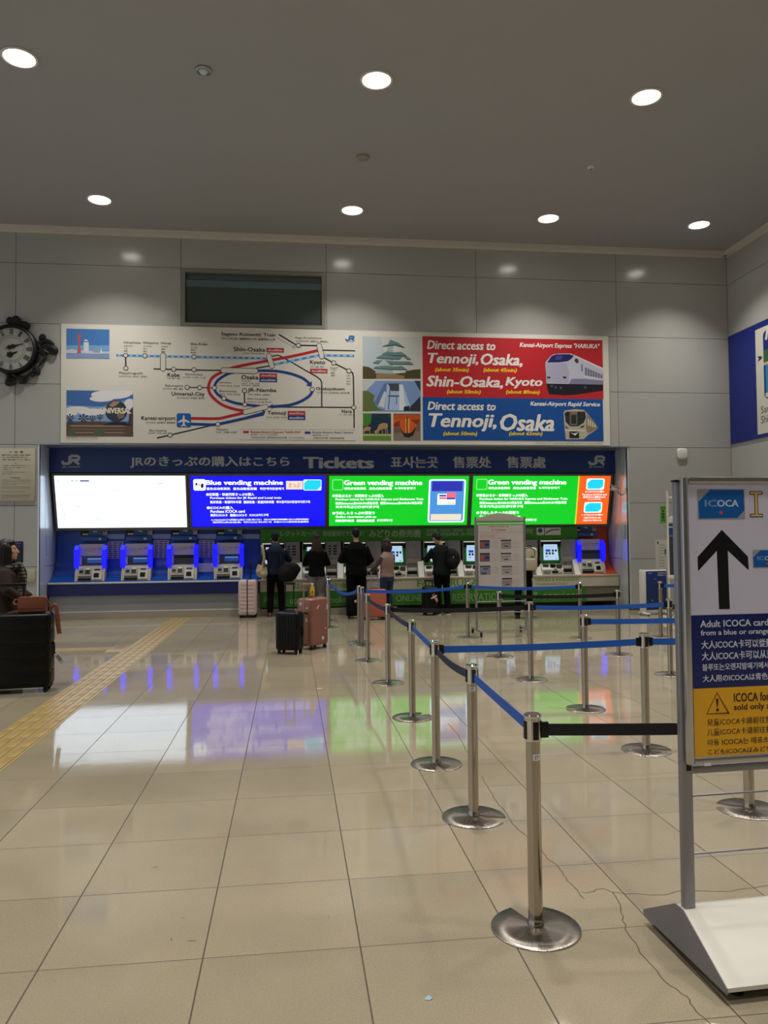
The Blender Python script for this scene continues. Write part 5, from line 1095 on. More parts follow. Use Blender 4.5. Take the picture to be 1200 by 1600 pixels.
mb = MB(); bl, bh_ = lrow(961, 1074); PS.lrect(mb, sa, bl, sb, bh_, mat('sign_navy', '#13225e', .2), h=.001); mb.build('navy_band', sg, world=True, flat=True)
mb = MB(); yl, yh = PS.px(1100, 1182.5).y, bl-.004; PS.lrect(mb, sa, yl, sb, yh+.004, mat('sign_navy', '#13225e', .2), h=.0006); PS.lrect(mb, sa+.006, yl, sb, yh, mat('sign_yellow', '#dba21c', .2), h=.0014); mb.build('yellow_band', sg, world=True, flat=True)
mb = MB(); sblk = mat('sign_black', '#0c0c10', .3)
PS.poly(mb, [V7(*q) for q in ((478, 540), (245, 802), (250, 938), (430, 742), (452, 1304), (556, 1302), (536, 740), (738, 930), (730, 798))], sblk, h=.0012); mb.build('arrow', sg, world=True, flat=True)
scard = mat('sign_card_blue', '#1459a4', .25); scg = mat('sign_card_grey', '#93939f', .3); sline = mat('sign_card_text', '#b8c6de', .3)
def card(P, x0, y0, x1, y1, txt):
    mb = MB(); w, hh = x1-x0, y1-y0; f = lambda u, v: P(x0+u*w, y0+v*hh)
    a, b, c, d = PS.bxy(*f(0, 0), *f(1, 1)); PS.lrect(mb, a, b, c, d, scg, h=.0015, rnd=.006)
    PS.poly(mb, [f(*q) for q in ((.27, .02), (.97, .03), (.99, .70), (.84, .95), (.04, .97), (.02, .42))], scard, h=.0022)
    PS.text(mb, 'IC', *f(.16, .36), *f(.40, .58), mat('sign_card_shade', '#6d8fc0', .3), h=.003, bold=.03); PS.text(mb, 'OCA', *f(.42, .36), *f(.86, .58), sline, h=.003, bold=.03)
    PS.circ(mb, *f(.50, .78), .035*w/6, mat('sign_red', '#c0485a', .3), h=.003)
    return mb.build(txt, sg, world=True, flat=True)
card(V7, 243, 148, 700, 440, 'card_picture'); card(V7, 775, 732, 775+275, 905, 'card_picture')
mb = MB(); yel2 = mat('sign_gold', '#c9ad66', .3); on_ = mat('sign_outline', '#1d1a2e', .3)
hx = PS.px(*V7(745, 295)).x; hz0, hz1 = PS.px(*V7(830, 412)).y, PS.px(*V7(830, 176)).y
cw_ = .055; hh = hz1-hz0; bb_ = .020
def ibeam(x, m, e, h):
    w = .052
    PS.lrect(mb, x-e+.0, hz1-.008-e, x+w+e, hz1+e-.0, m, h=h, rnd=.003); PS.lrect(mb, x-e, hz0-e, x+w+e, hz0+.008+e, m, h=h, rnd=.003); PS.lrect(mb, x+w/2-.005-e, hz0, x+w/2+.005+e, hz1, m, h=h)
ibeam(hx+.003, on_, .003, .0015); ibeam(hx+.003, yel2, 0, .0025)
PS.text(mb, 'COCA', hx+.098, hz0-.003, hx+.38, hz1+.003, on_, h=.0015, bold=.06, local=True); PS.text(mb, 'COCA', hx+.101, hz0, hx+.377, hz1, yel2, h=.0026, bold=.015, local=True)
mb.build('heading_lettering', sg, world=True, flat=True)
mb = MB(); stx = mat('sign_text_white', '#c6c9dc', .3)
K8 = PS.px(*V8(857, 300)).x-PS.px(*V8(257, 300)).x    # width of 600 crop pixels at the right-hand edge
def row(s, x0, y0, y1, per, m, bold=.02):
    a = PS.px(*V8(x0, (y0+y1)/2)).x; z0, z1 = PS.px(*V8(x0+150, y1)).y, PS.px(*V8(x0+150, y0)).y
    PS.text(mb, s, a, z0, a+per, z1, m, h=.0025, bold=bold, local=True)
k_ = K8/600
row('Adult ICOCA card is sold', 252, 166, 226, k_*830, stx); row('from a blue or orange machine', 256, 252, 312, k_*860, stx)
row('大人ICOCA卡可以從藍色或橙色', 262, 345, 418, k_*885, stx); row('大人ICOCA卡可以从蓝色或橙色', 266, 445, 520, k_*890, stx)
row('블루또는오렌지발매기에서구매', 270, 552, 612, k_*690, stx); row('大人用のICOCAは青色の券売機で', 275, 650, 712, k_*860, stx)
mb.build('white_lettering', sg, world=True, flat=True)
mb = MB(); sd = mat('sign_text_dark', '#2b1c0e', .3); sdb = mat('sign_text_brown', '#4a3714', .3)
row('ICOCA for children is', 552, 812, 888, k_*620, sd); row('sold only at the office', 552, 908, 978, k_*650, sd)
row('兒童ICOCA卡請前往售票處購買', 312, 1040, 1102, k_*800, sdb, .008); row('儿童ICOCA卡请前往售票处购买', 314, 1128, 1190, k_*800, sdb, .008); row('아동 ICOCA는 매표소에서', 316, 1222, 1280, k_*650, sdb, .015); row('こどもICOCAはみどりの窓口で', 320, 1310, 1358, k_*790, sdb, .015)
PS.line(mb, [V8(400, 812), V8(505, 995), V8(308, 1003)], 1.7, sd, h=.0025, closed=True); PS.poly(mb, [V8(390, 868), V8(414, 866), V8(408, 940), V8(400, 940)], sd, h=.0025); PS.circ(mb, *V8(405, 966), 2.2, sd, h=.0025)
mb.build('dark_lettering', sg, world=True, flat=True)
mb = MB(); q0, q1 = PS.px(*V8(272, 1462)), PS.px(*V8(375, 1432)); fs2 = Sheet(fp @ Vector((0, ridge-.051, 0)), su, (0, 0, 1)); fs2.lrect(mb, q0.x, fzb-.004, q0.x+.03, fzb+.008, mat('sticker_white', '#d6d6d6', .5), h=.0005); mb.build('maker_label', sg, world=True, flat=True)
z = FS.px(1100, 1207).y
mb = MB(); mb.bx((.023, ridge-.012, z-.016), (WD-.023, ridge+.012, z+.016), silver, .003); mb.build('cross_rail', sg)
for y in (1250, 1342):
    z = FS.px(1100, y).y; mb = MB(); mb.tube([(.02, ridge, z), (WD-.02, ridge, z)], .004, silver, 8); mb.build('rung', sg)
mb = MB(); mb.bx((.023, ridge-.010, top-.03), (WD-.023, ridge+.010, top-.005), silver, .003); mb.build('cross_rail', sg)

# ================================================================== INFORMATION BOARD ON CASTERS
IY = 12.72
isx = Sheet((0, IY-.03, 0), (1, 0, 0), (0, 0, 1))
il, ir = isx.px(745.5, 900).x, isx.px(820.5, 900).x; izb = isx.px(780, 922).y; izt = isx.px(782, 819).y; iza = isx.px(782, 802).y
ib = thing('information_board', 'white wheeled information board with small step pictures and a red heading', 'information board', ((il+ir)/2, IY, 0))
ifm = mat('board_frame', '#8c8c8c', .35, .5)
for x in (il-.01, ir+.01):
    mb = MB(); mb.tube([(x, IY, .09), (x, IY, iza-.06)], .018, ifm, 12); mb.build('leg', ib, world=True)
    mb = MB(); mb.bx((x-.018, IY-.33, .075), (x+.018, IY+.33, .105), ifm, .005); mb.build('foot_bar', ib, world=True)
    for yy in (-.30, .30):
        mb = MB(); mb.box((x, IY+yy, .066), (.03, .05, .03), black, .006); mb.tube([(x-.014, IY+yy, .034), (x+.014, IY+yy, .034)], .033, rubber, 16); mb.build('caster', ib, world=True)
for yv in (940, 957, 985):
    z = isx.px(780, yv).y; mb = MB(); mb.tube([(il, IY, z), (ir, IY, z)], .010, ifm, 8); mb.build('cross_bar', ib, world=True)
mb = MB(); mb.bx((il, IY-.02, izb), (ir, IY+.02, izt), ifm, .008); mb.build('board_back', ib, world=True)
mb = MB(); isx.lrect(mb, il+.025, izb+.03, ir-.025, izt-.015, mat('board_sheet', '#bdb5b1', .4), h=.0)
mb.build('poster', ib, world=True, flat=True)
mb = MB(); n = 14; arc = [(il, izt+.015), (ir, izt+.015), (ir, iza-.09)]+[(ir+(il-ir)*k/n, iza-.09+.09*sin(pi*k/n)) for k in range(1, n)]+[(il, iza-.09)]
mb.prism(arc, .02, mat('board_header', '#b4ada2', .5), lambda a, b, e: Vector((a, IY-.01+e, b))); mb.build('header', ib, world=True, flat=True)
mb = MB(); gh = isx.px(782, 815).y; isx.lrect(mb, il, gh-.008, ir, gh+.008, bay_green, h=.022); mb.build('green_line', ib, world=True, flat=True)
I5 = crop(735, 800, 7.616); mb = MB(); rdk = mat('board_red', '#b8443c', .5); gtxt = mat('board_text', '#857d7d', .6)
isx.text(mb, 'How to pick up', *I5(225, 160), *I5(455, 185), rdk, h=.003, bold=.02); isx.text(mb, 'E-Tickets', *I5(255, 200), *I5(425, 222), rdk, h=.003, bold=.02); isx.line(mb, [I5(90, 238), I5(620, 240)], .5, grey, h=.003)
for y, x1, tx in ((262, 310, 'Please prepare your credit card'), (280, 310, 'used for the reservation'), (297, 285, 'and your passport'), (312, 430, 'No pick up without the card')): isx.text(mb, tx, *I5(115, y-6), *I5(x1, y+6), rdk, h=.003)
for cx, cy in ((250, 340), (250, 495), (250, 650), (500, 340), (500, 495), (500, 650), (500, 795)):
    for k, tx in enumerate(('Touch the button', 'of the screen and', 'insert your card', 'into the slot')): isx.text(mb, tx, *I5(cx, cy+k*24), *I5(cx+(85 if k % 2 else 75), cy+k*24+11), gtxt, h=.003)
mb.build('lettering', ib, world=True, flat=True)
for x0, y0, w, hh, cl in ((112, 335, 118, 102, '#5a5a76'), (112, 488, 118, 102, '#5b5670'), (112, 640, 126, 108, '#80808e'), (362, 330, 122, 108, '#8f8b8c'), (360, 486, 126, 100, '#a39e9b'), (372, 642, 124, 106, '#a39e9b'), (376, 785, 120, 100, '#97868a')):
    mb = MB(); isx.rect(mb, *I5(x0, y0), *I5(x0+w, y0+hh), pm(cl), h=.003); isx.rect(mb, *I5(x0, y0), *I5(x0+w, y0+14), pr_black, h=.004)
    if x0 < 200 and y0 < 600: isx.rect(mb, *I5(x0+10, y0+30), *I5(x0+48, y0+85), pm('#a8483e'), h=.004); isx.rect(mb, *I5(x0+60, y0+40), *I5(x0+112, y0+68), pm('#2b2d55'), h=.004)
    elif x0 < 200: isx.rect(mb, *I5(x0+40, y0+25), *I5(x0+105, y0+45), pm('#4b4f80'), h=.004); isx.rect(mb, *I5(x0+20, y0+80), *I5(x0+80, y0+98), pm('#3d3b4a'), h=.004)
    else: isx.rect(mb, *I5(x0+40, y0+70), *I5(x0+90, y0+82), pm('#3a3638'), h=.004); isx.line(mb, [I5(x0+8, y0+50), I5(x0+112, y0+42)], .9, pm('#6b6668'), h=.004)
    mb.build('step_picture', ib, world=True, flat=True)

# ================================================================== DISPLAYS AT THE RIGHT
p = on_floor(1022, 960); t = thing('display_board', 'low blue display board in a rounded white frame at the right wall', 'display board', (p.x, p.y, 0), radians(10))
mb = MB(); mb.box((0, 0, .48), (.66, .05, .92), white, .04, seg=4); mb.build('white_frame', t)
mb = MB(); mb.box((.05, -.03, .50), (.50, .012, .80), mat('display_navy', '#132c66', .35), .004); mb.build('blue_panel', t)
mb = MB(); s = Sheet((0, -.037, 0), (1, 0, 0), (0, 0, 1)); s.text(mb, '荷物預り', -.16, .85, -.05, .87, pr_white, local=True); s.text(mb, 'TICKETS', .08, .845, .27, .87, pr_white, local=True, bold=.03); s.text(mb, 'OFFICE →', .08, .80, .27, .825, pr_white, local=True, bold=.03); s.lrect(mb, -.01, .735, .04, .74, pr_white); s.lrect(mb, -.07, .28, -.055, .31, pr_white); mb.build('lettering', t, flat=True)
mb = MB(); mb.box((.14, -.045, .27), (.07, .02, .30), mat('orange_tag', '#c4552c', .5), .005); mb.build('orange_pocket', t)
for x in (-.27, .27):
    mb = MB(); mb.box((x, -.06, .035), (.07, .34, .03), white, .012); mb.tube([(x-.01, -.2, .02), (x+.01, -.2, .02)], .019, rubber, 12); mb.tube([(x-.01, .08, .02), (x+.01, .08, .02)], .019, rubber, 12); mb.build('foot', t)
p = on_wall(1033, 960, 15.7); ys_ = Sheet((0, 15.7, 0), (1, 0, 0), (0, 0, 1)); a, b, c, d = ys_.bxy(1025, 843, 1043, 891)
t = thing('notice_stand', 'narrow white notice sheet on a stand behind the low blue display board', 'notice stand', ((a+c)/2, 15.72, 0))
mb = MB(); mb.bx((a, 15.70, b-.1), (c, 15.715, d), mat('notice_white', '#b9b8b0', .5)); mb.build('sheet', t, world=True, flat=True)
mb = MB(); mb.tube([((a+c)/2, 15.735, .02), ((a+c)/2, 15.735, d-.05)], .012, ifm, 10); mb.box(((a+c)/2, 15.76, .012), (.3, .26, .02), ifm, .005); mb.build('stand', t, world=True)
mb = MB(); ys_.rect(mb, 1027, 846, 1029, 850, ink, h=.002)
for k in range(8): ys_.rect(mb, 1029, 851+k*4.4+(2 if k > 3 else 0), 1038.5, 852.3+k*4.4+(2 if k > 3 else 0), grey, h=.002)
ys_.rect(mb, 1038.5, 858, 1040.5, 866, ink, h=.002); ys_.line(mb, [(1025.5, 868.5), (1042.5, 868.5)], .4, grey, h=.002); mb.build('print', t, world=True, flat=True)
p = on_floor(1053, 972); LYS = p.y; ys_ = Sheet((0, LYS, 0), (1, 0, 0), (0, 0, 1)); a, b, c, d = ys_.bxy(1042.5, 776, 1090, 902)
t = thing('leaflet_rack', 'tall white leaflet rack with a blue header beside the left edge of the card sign', 'rack', ((a+c)/2, LYS, 0))
mb = MB(); mb.tube([(a+.02, LYS, .1), (a+.02, LYS, d-.06), (a+.05, LYS, d-.02), (c-.05, LYS, d-.02), (c-.02, LYS, d-.06), (c-.02, LYS, .1)], .018, white, 12, smooth=3); mb.build('tube_frame', t, world=True)
z = lambda y: ys_.px(1050, y).y
mb = MB(); mb.prism([(a+.03, z(816)), (c-.03, z(816)), (c-.03, z(804)), ((a+c)/2, z(797)), (a+.03, z(810))], .02, white, lambda x, zz, e: Vector((x, LYS-.01+e, zz))); mb.build('white_header', t, world=True, flat=True)
mb = MB(); mb.bx((a+.03, LYS-.015, z(837)), (c-.03, LYS+.015, z(818)), mat('rack_blue', '#27407c', .4)); mb.bx((a+.03, LYS-.018, z(824.5)), (c-.03, LYS-.014, z(822.5)), lgrey); mb.build('blue_header', t, world=True, flat=True)
mb = MB(); mb.bx((a+.03, LYS-.012, z(898)), (c-.03, LYS+.012, z(838)), dgrey); mb.build('rack_back', t, world=True, flat=True)
mb = MB()
for k in range(9): mb.bx((a+.13, LYS-.05, z(898)+k*.085), (c-.04, LYS-.012, z(898)+k*.085+.055), mat('leaflet_lilac', '#a7a2b8', .5))
mb.build('leaflets', t, world=True, flat=True)
mb = MB(); mb.bx((a+.0, LYS-.05, z(904)), (c, LYS+.03, z(899)), white, .008); mb.build('tray', t, world=True)
mb = MB(); mb.bx((a-.14, LYS-.012, z(818)), (a-.02, LYS, z(790)), mat('tab_green', '#5fa832', .45), .004); mb.build('green_tab', t, world=True)
mb = MB(); s = Sheet((a-.08, LYS-.0125, z(818)), (1, 0, 0), (0, 0, 1)); hh = z(790)-z(818)
for k, chh in enumerate('日本語案内'): s.text(mb, chh, -.035, hh*(.94-.17*k)-.05, .035, hh*(.94-.17*k), ink, h=.001, bold=.05, local=True)
mb.build('tab_lettering', t, world=True, flat=True)
for x in (a+.02, c-.02):
    mb = MB(); mb.bx((x-.02, LYS-.25, .045), (x+.02, LYS+.25, .10), white, .008); mb.tube([(x-.012, LYS-.2, .024), (x+.012, LYS-.2, .024)], .024, rubber, 12); mb.tube([(x-.012, LYS+.2, .024), (x+.012, LYS+.2, .024)], .024, rubber, 12); mb.build('foot', t, world=True)

# ================================================================== LUGGAGE
def suitcase(label, loc, rz, w, d, h, shell, ribs='v', trim=black, handle=0.0, hm=None, hx=0.0, hw=.16, hy=None, group='wheeled suitcases', bev=.045, corner=None, zipm=None, nrib=6):
    t = thing('suitcase', label, 'suitcase', (loc[0], loc[1], 0), rz, group)
    z0 = .055; mb = MB(); mb.box((0, 0, (z0+h)/2), (w, d, h-z0), shell, bev, seg=4)
    if ribs == 'v':
        for k in range(nrib):
            x = -w/2+bev+(w-2*bev)*(k+.5)/nrib
            for s in (-1, 1): mb.box((x, s*(d/2), (z0+h)/2), ((w-2*bev)/nrib*.55, .010, h-z0-2.4*bev), shell, .004)
        for k in range(2):
            for s in (-1, 1): mb.box((s*w/2, (k-.5)*d*.42, (z0+h)/2), (.010, d*.2, h-z0-2.4*bev), shell, .004)
    elif ribs == 'h':
        for k in range(nrib):
            z = z0+bev+(h-z0-2*bev)*(k+.5)/nrib
            for s in (-1, 1): mb.box((0, s*d/2, z), (w-2.2*bev, .010, (h-z0-2*bev)/nrib*.86), shell, .004)
            for s in (-1, 1): mb.box((s*w/2, 0, z), (.010, d-2.2*bev, (h-z0-2*bev)/nrib*.86), shell, .004)
    mb.build('shell', t)
    mb = MB(); zz = zipm or black
    mb.box((0, 0, (z0+h)/2), (w+.014, .022, h-z0+.006), zz, .003); mb.build('zip_seam', t)
    for sx in (-1, 1):
        for sy in (-1, 1):
            x, y = sx*(w/2-.05), sy*(d/2-.045)
            mb = MB(); mb.tube([(x-.014, y, .026), (x+.014, y, .026)], .026, rubber, 16); mb.box((x, y, .052), (.036, .03, .02), trim, .004); mb.box((x-.019, y, .036), (.005, .02, .034), trim); mb.box((x+.019, y, .036), (.005, .02, .034), trim); mb.build('wheel', t)
            if corner:
                mb = MB(); mb.box((sx*(w/2-.04), sy*(d/2-.035), z0+.035), (.09, .08, .075), corner, .022); mb.build('corner_guard', t)
    mb = MB(); mb.tube([(-.07, 0, h-.005), (-.065, 0, h+.016), (0, 0, h+.022), (.065, 0, h+.016), (.07, 0, h-.005)], .010, trim, 10, smooth=3); mb.build('top_grip', t)
    mb = MB(); zc = (z0+h)/2; mb.tube([(w/2-.005, 0, zc-.07), (w/2+.016, 0, zc-.065), (w/2+.022, 0, zc), (w/2+.016, 0, zc+.065), (w/2-.005, 0, zc+.07)], .010, trim, 10, smooth=3); mb.build('side_grip', t)
    if handle:
        hy = d/2-.05 if hy is None else hy; hm = hm or alu
        for s in (-1, 1): mb = MB(); mb.tube([(hx+s*hw/2, hy, h-.02), (hx+s*hw/2, hy, h+handle-.02)], .011, hm, 10); mb.build('telescopic_tube', t)
        mb = MB(); mb.box((hx, hy, h+handle), (hw+.05, .034, .036), hm if hm not in (alu,) else black, .012); mb.build('pull_grip', t)
    return t
s_black = mat('suitcase_black', '#08080a', .4, spec=.25); s_rose = mat('suitcase_rose_gold', '#97685a', .34, .35); s_pink = mat('suitcase_pale_pink', '#cbb3ad', .4); s_coral = mat('suitcase_coral', '#b4604c', .4); rosem = mat('rose_handle', '#a88370', .35, .3)
suitcase('small black suitcase with a raised pull handle, before the rose gold one', on_floor(453, 1021), radians(-24), .36, .245, .60, s_black, 'v', black, .40, black, -.02, .13, hy=.04)
t = suitcase('large rose gold suitcase with stickers and a yellow bottle on top', on_floor(489, 1013), radians(48), .41, .29, .76, s_rose, None, dgrey, .20, rosem, -.06, .17, corner=None, zipm=rosem, hy=.05)
mb = MB()
for k, (x, z, w, h, m) in enumerate(((.06, .16, .05, .05, paper), (.16, .62, .02, .08, paper), (-.05, .63, .025, .07, mat('sticker_pink', '#d9b8b0', .5)), (.12, .30, .03, .02, mat('sticker_pink', '#d9b8b0', .5)))):
    mb = MB(); mb.box((x, -.1465, z), (w, .002, h), m, 0, Matrix.Rotation(.5*(k % 3)-.3, 3, 'Y')); mb.build('sticker', t)
for k, (y, z, w, h) in enumerate(((-.05, .45, .03, .06), (.03, .30, .04, .07), (.06, .68, .05, .05), (-.06, .62, .05, .02))): mb = MB(); mb.box((-.2065, y, z), (.002, w, h), paper, 0, Matrix.Rotation(.4*(k % 3)-.2, 3, 'X')); mb.build('sticker', t)
mb = MB(); mb.tube([(-.204, -.07, .55), (-.235, -.065, .55), (-.24, 0, .55), (-.235, .065, .55), (-.204, .07, .55)], .012, black, 10, smooth=3); mb.build('side_grip', t)
bpos = on_floor(489, 1013)
bt_ = thing('drink_bottle', 'small yellow drink bottle with a white cap on the rose gold suitcase', 'bottle', (bpos.x-.005, bpos.y-.03, .785))
mb = MB(); mb.lathe([(.0001, .0), (.030, .0), (.033, .008), (.033, .10), (.028, .13), (.014, .155), (.013, .165), (.0001, .165)], mat('yellow_juice', '#c9a21c', .25), 24); mb.build('body', bt_)
mb = MB(); mb.lathe([(.0335, .03), (.0340, .031), (.0340, .095), (.0335, .096)], mat('yellow_label', '#d8b426', .4), 24); mb.box((.0, -.034, .065), (.022, .002, .03), mat('label_brown', '#5a4216', .5), 0); mb.build('wrap_label', bt_)
mb = MB(); mb.lathe([(.0001, .193), (.015, .193), (.0165, .19), (.0165, .165), (.0001, .165)], mat('white_cap', '#d8d8d2', .4), 20); mb.build('cap', bt_)
suitcase('pale pink ribbed suitcase with a black zip standing left of the person in navy', on_floor(388, 964), radians(88), .46, .37, .79, s_pink, 'h', black, .34, black, -.02, .13, hy=-.05, nrib=8)
suitcase('coral pink suitcase with silver pull handle beside the person in the pink vest', on_floor(585, 968), radians(4), .47, .26, .615, s_coral, None, dgrey, .37, alu, .03, .14)
tt = suitcase('black soft suitcase with white luggage tag beside the tall person in black', on_floor(554, 966), radians(0), .33, .24, .50, mat('suitcase_soft_black', '#070709', .8, spec=.2), None, black, .0)
mb = MB(); mb.box((.07, -.135, .37), (.16, .006, .05), paper, .001, Matrix.Rotation(-.25, 3, 'Y')); mb.box((.05, -.139, .372), (.05, .004, .018), ink, 0, Matrix.Rotation(-.25, 3, 'Y')); mb.build('luggage_tag', tt)
tt = suitcase('black suitcase with orange and white ribbon beside the person with a black backpack', on_floor(672, 961), radians(5), .31, .25, .60, s_black, 'v', black, .12, black)
mb = MB()
for k, (a, z, c) in enumerate(((.02, .43, '#c4602c'), (.05, .385, '#d0c6b8'), (.08, .34, '#c9a898'), (.10, .30, '#b4603c'))): mb.box((.02+a, -.14, z), (.035, .012, .06), mat('ribbon_'+c[1:], c, .6), .003, Matrix.Rotation(.55, 3, 'Y'))
mb.box((.05, -.145, .39), (.14, .012, .03), mat('ribbon_white', '#cfc8bc', .6), .003, Matrix.Rotation(-.5, 3, 'Y')); mb.build('ribbon', tt)
# the big black one at the left edge
cr = on_floor(75, 1082); wS = .74
bigr = radians(6); bx_ = cr.x-wS/2*cos(bigr)+.0; by_ = cr.y+.14-wS/2*sin(bigr)
big = suitcase('very large black ribbed suitcase at the left edge with a brown bag on top', (bx_, by_), bigr, wS, .30, .855, s_black, 'h', black, 0, nrib=5, bev=.03)
mb = MB(); mb.box((0, -.012, .848), (wS-.05, .20, .010), mat('edge_grey', '#5d5f5e', .3, .5), .004); mb.build('top_trim', big)
mb = MB(); hxx = -.12
for s_ in (-1, 1): mb = MB(); mb.tube([(hxx+s_*.17, .10, .83), (hxx+s_*.17, .10, 1.15)], .012, black, 10); mb.build('telescopic_tube', big)
mb = MB(); mb.box((hxx, .10, 1.165), (.40, .04, .04), black, .012); mb.build('pull_grip', big)
mb = MB(); mb.tube([(wS/2-.01, -.03, .44), (wS/2+.03, -.05, .43), (wS/2+.05, -.06, .41)], .004, black, 8)
mb.box((wS/2+.085, -.07, .36), (.05, .004, .13), mat('tag_white', '#b9b6b0', .5), .001, Matrix.Rotation(-.6, 3, 'Y')); mb.box((wS/2+.083, -.073, .36), (.035, .003, .07), mat('tag_print', '#77747a', .6), 0, Matrix.Rotation(-.6, 3, 'Y')); mb.build('luggage_tag', big)
leather = mat('brown_leather', '#6e3a1f', .5, vary=.12, scale=20, bump=.08)
Mb_ = ROOTM[big.name]
q = Mb_ @ Vector((wS/2-.20, -.02, .86))
hb = thing('handbag', 'small brown leather shoulder bag lying on the big black suitcase', 'bag', q, bigr)
mb = MB(); mb.box((0, 0, .09), (.285, .11, .175), leather, .018, seg=3); mb.build('body', hb); mb = MB(); mb.box((0, -.058, .115), (.28, .008, .125), leather, .003); mb.build('flap', hb)
mb = MB(); mb.tube([(-.14, 0, .14), (-.17, -.02, .15), (-.185, -.04, .12), (-.17, -.05, .10), (-.14, -.055, .10)], .008, leather, 8, smooth=4); mb.tube([(-.14, -.05, .02), (-.19, -.06, .012), (-.24, -.07, .010)], .006, leather, 8, smooth=3)
mb.tube([(.14, 0, .15), (.17, 0, .10), (.185, -.01, .02), (.20, -.03, .01)], .010, leather, 8, smooth=4); mb.build('strap', hb)
mb = MB(); mb.tube([(.185, -.02, .012), (.215, -.02, .075), (.245, -.02, .07), (.262, -.03, -.05), (.275, -.04, -.16), (.287, -.045, -.235)], [.012, .017, .021, .024, .024, .022], leather, 10, smooth=4); mb.build('hanging_strap_end', hb)

# ================================================================== PEOPLE
skin_m = mat('skin', '#b98a70', .5, vary=.05, scale=12)
def hand(mb, w, d, side, palm, m, curl=22):
    """five-fingered hand from wrist w along d; palm = direction the palm faces, side +1 right / -1 left"""
    d = Vector(d).normalized(); pn = (Vector(palm)-d*Vector(palm).dot(d)).normalized(); x = d.cross(pn)*side; w = Vector(w)
    P = lambda a, b, c: w+x*a+d*b+pn*c
    R = Matrix((x, d, pn)).transposed()
    mb.ell(P(0, .045, 0), (.040, .052, .017), m, R, 14, 8); mb.ell(P(0, .005, 0), (.027, .035, .019), m, R, 12, 8)
    for k, (a, L) in enumerate(((.029, .068), (.010, .077), (-.010, .072), (-.028, .056))):
        p = P(a, .085, 0); pts = [P(a*.9, .06, 0), p]; c = 0
        for j, f in enumerate((.45, .32, .23)):
            c += radians(curl); p = p+(d*cos(c)+pn*sin(c))*L*f; pts.append(p)
        mb.tube(pts, [.010, .0095, .009, .0082, .0068], m, 10); mb.ell(pts[-1], (.0068,)*3, m, None, 8, 6)
    pts = [P(.022, .018, .004), P(.045, .045, .016), P(.054, .070, .026), P(.054, .092, .034)]
    mb.tube(pts, [.014, .012, .0105, .008], m, 10); mb.ell(pts[-1], (.008,)*3, m, None, 8, 6)

def head_shapes(mb, c, m, R=None):
    c = Vector(c); R = R or Matrix.Identity(3)
    def E(p, r): mb.ell(c+R @ Vector(p), r, m, R, 20, 14)
    E((0, -.010, .030), (.075, .094, .098)); E((0, .022, -.050), (.058, .070, .074)); E((0, .066, -.094), (.027, .024, .021)); E((0, .055, -.015), (.060, .040, .055))
    mb.tube([c+R @ Vector(p) for p in ((0, .086, .022), (0, .100, -.004), (0, .111, -.028), (0, .098, -.036))], [.009, .011, .015, .011], m, 10)
    E((0, .0915, -.056), (.023, .010, .006)); E((0, .0905, -.068), (.021, .010, .007)); E((.030, .074, -.020), (.022, .018, .022)); E((-.030, .074, -.020), (.022, .018, .022)); E((0, .078, .036), (.055, .014, .012))
    for s in (-1, 1): E((s*.077, -.006, -.008), (.010, .022, .033))

def hair_short(mb, c, R, m):
    def E(p, r): mb.ell(c+R @ Vector(p), r, m, R, 20, 14)
    E((0, -.020, .052), (.083, .098, .090)); E((0, -.048, .005), (.078, .064, .075)); E((0, -.055, -.045), (.058, .042, .045)); E((0, .035, .088), (.062, .055, .038)); E((.072, -.012, .03), (.016, .035, .05)); E((-.072, -.012, .03), (.016, .035, .05))
def hair_bob(mb, c, R, m):
    hair_short(mb, c, R, m)
    def E(p, r): mb.ell(c+R @ Vector(p), r, m, R, 20, 14)
    E((.074, -.02, -.045), (.022, .058, .105)); E((-.074, -.02, -.045), (.022, .058, .105)); E((0, -.068, -.05), (.088, .045, .115))
def hair_long(mb, c, R, m, L=.36, wide=.115, locks=False):
    hair_bob(mb, c, R, m)
    if locks:
        for s in (-1, 1): mb.ell(c+R @ Vector((s*.086, -.020, -.10)), (.030, .075, .19), m, R, 20, 14); mb.ell(c+R @ Vector((s*.078, .022, -.02)), (.022, .038, .09), m, R, 20, 14)
    secs = []
    for k in range(9):
        f = k/8; z = -.02-L*f; w = .088+(wide-.088)*min(1, f*1.6)-(.035 if f > .9 else 0)
        secs.append((c.z+z, c.x, c.y-.075-.02*sin(f*2.5), w, .042+.012*sin(f*3)))
    mb.loft(secs[::-1], m, 26, 2.4)

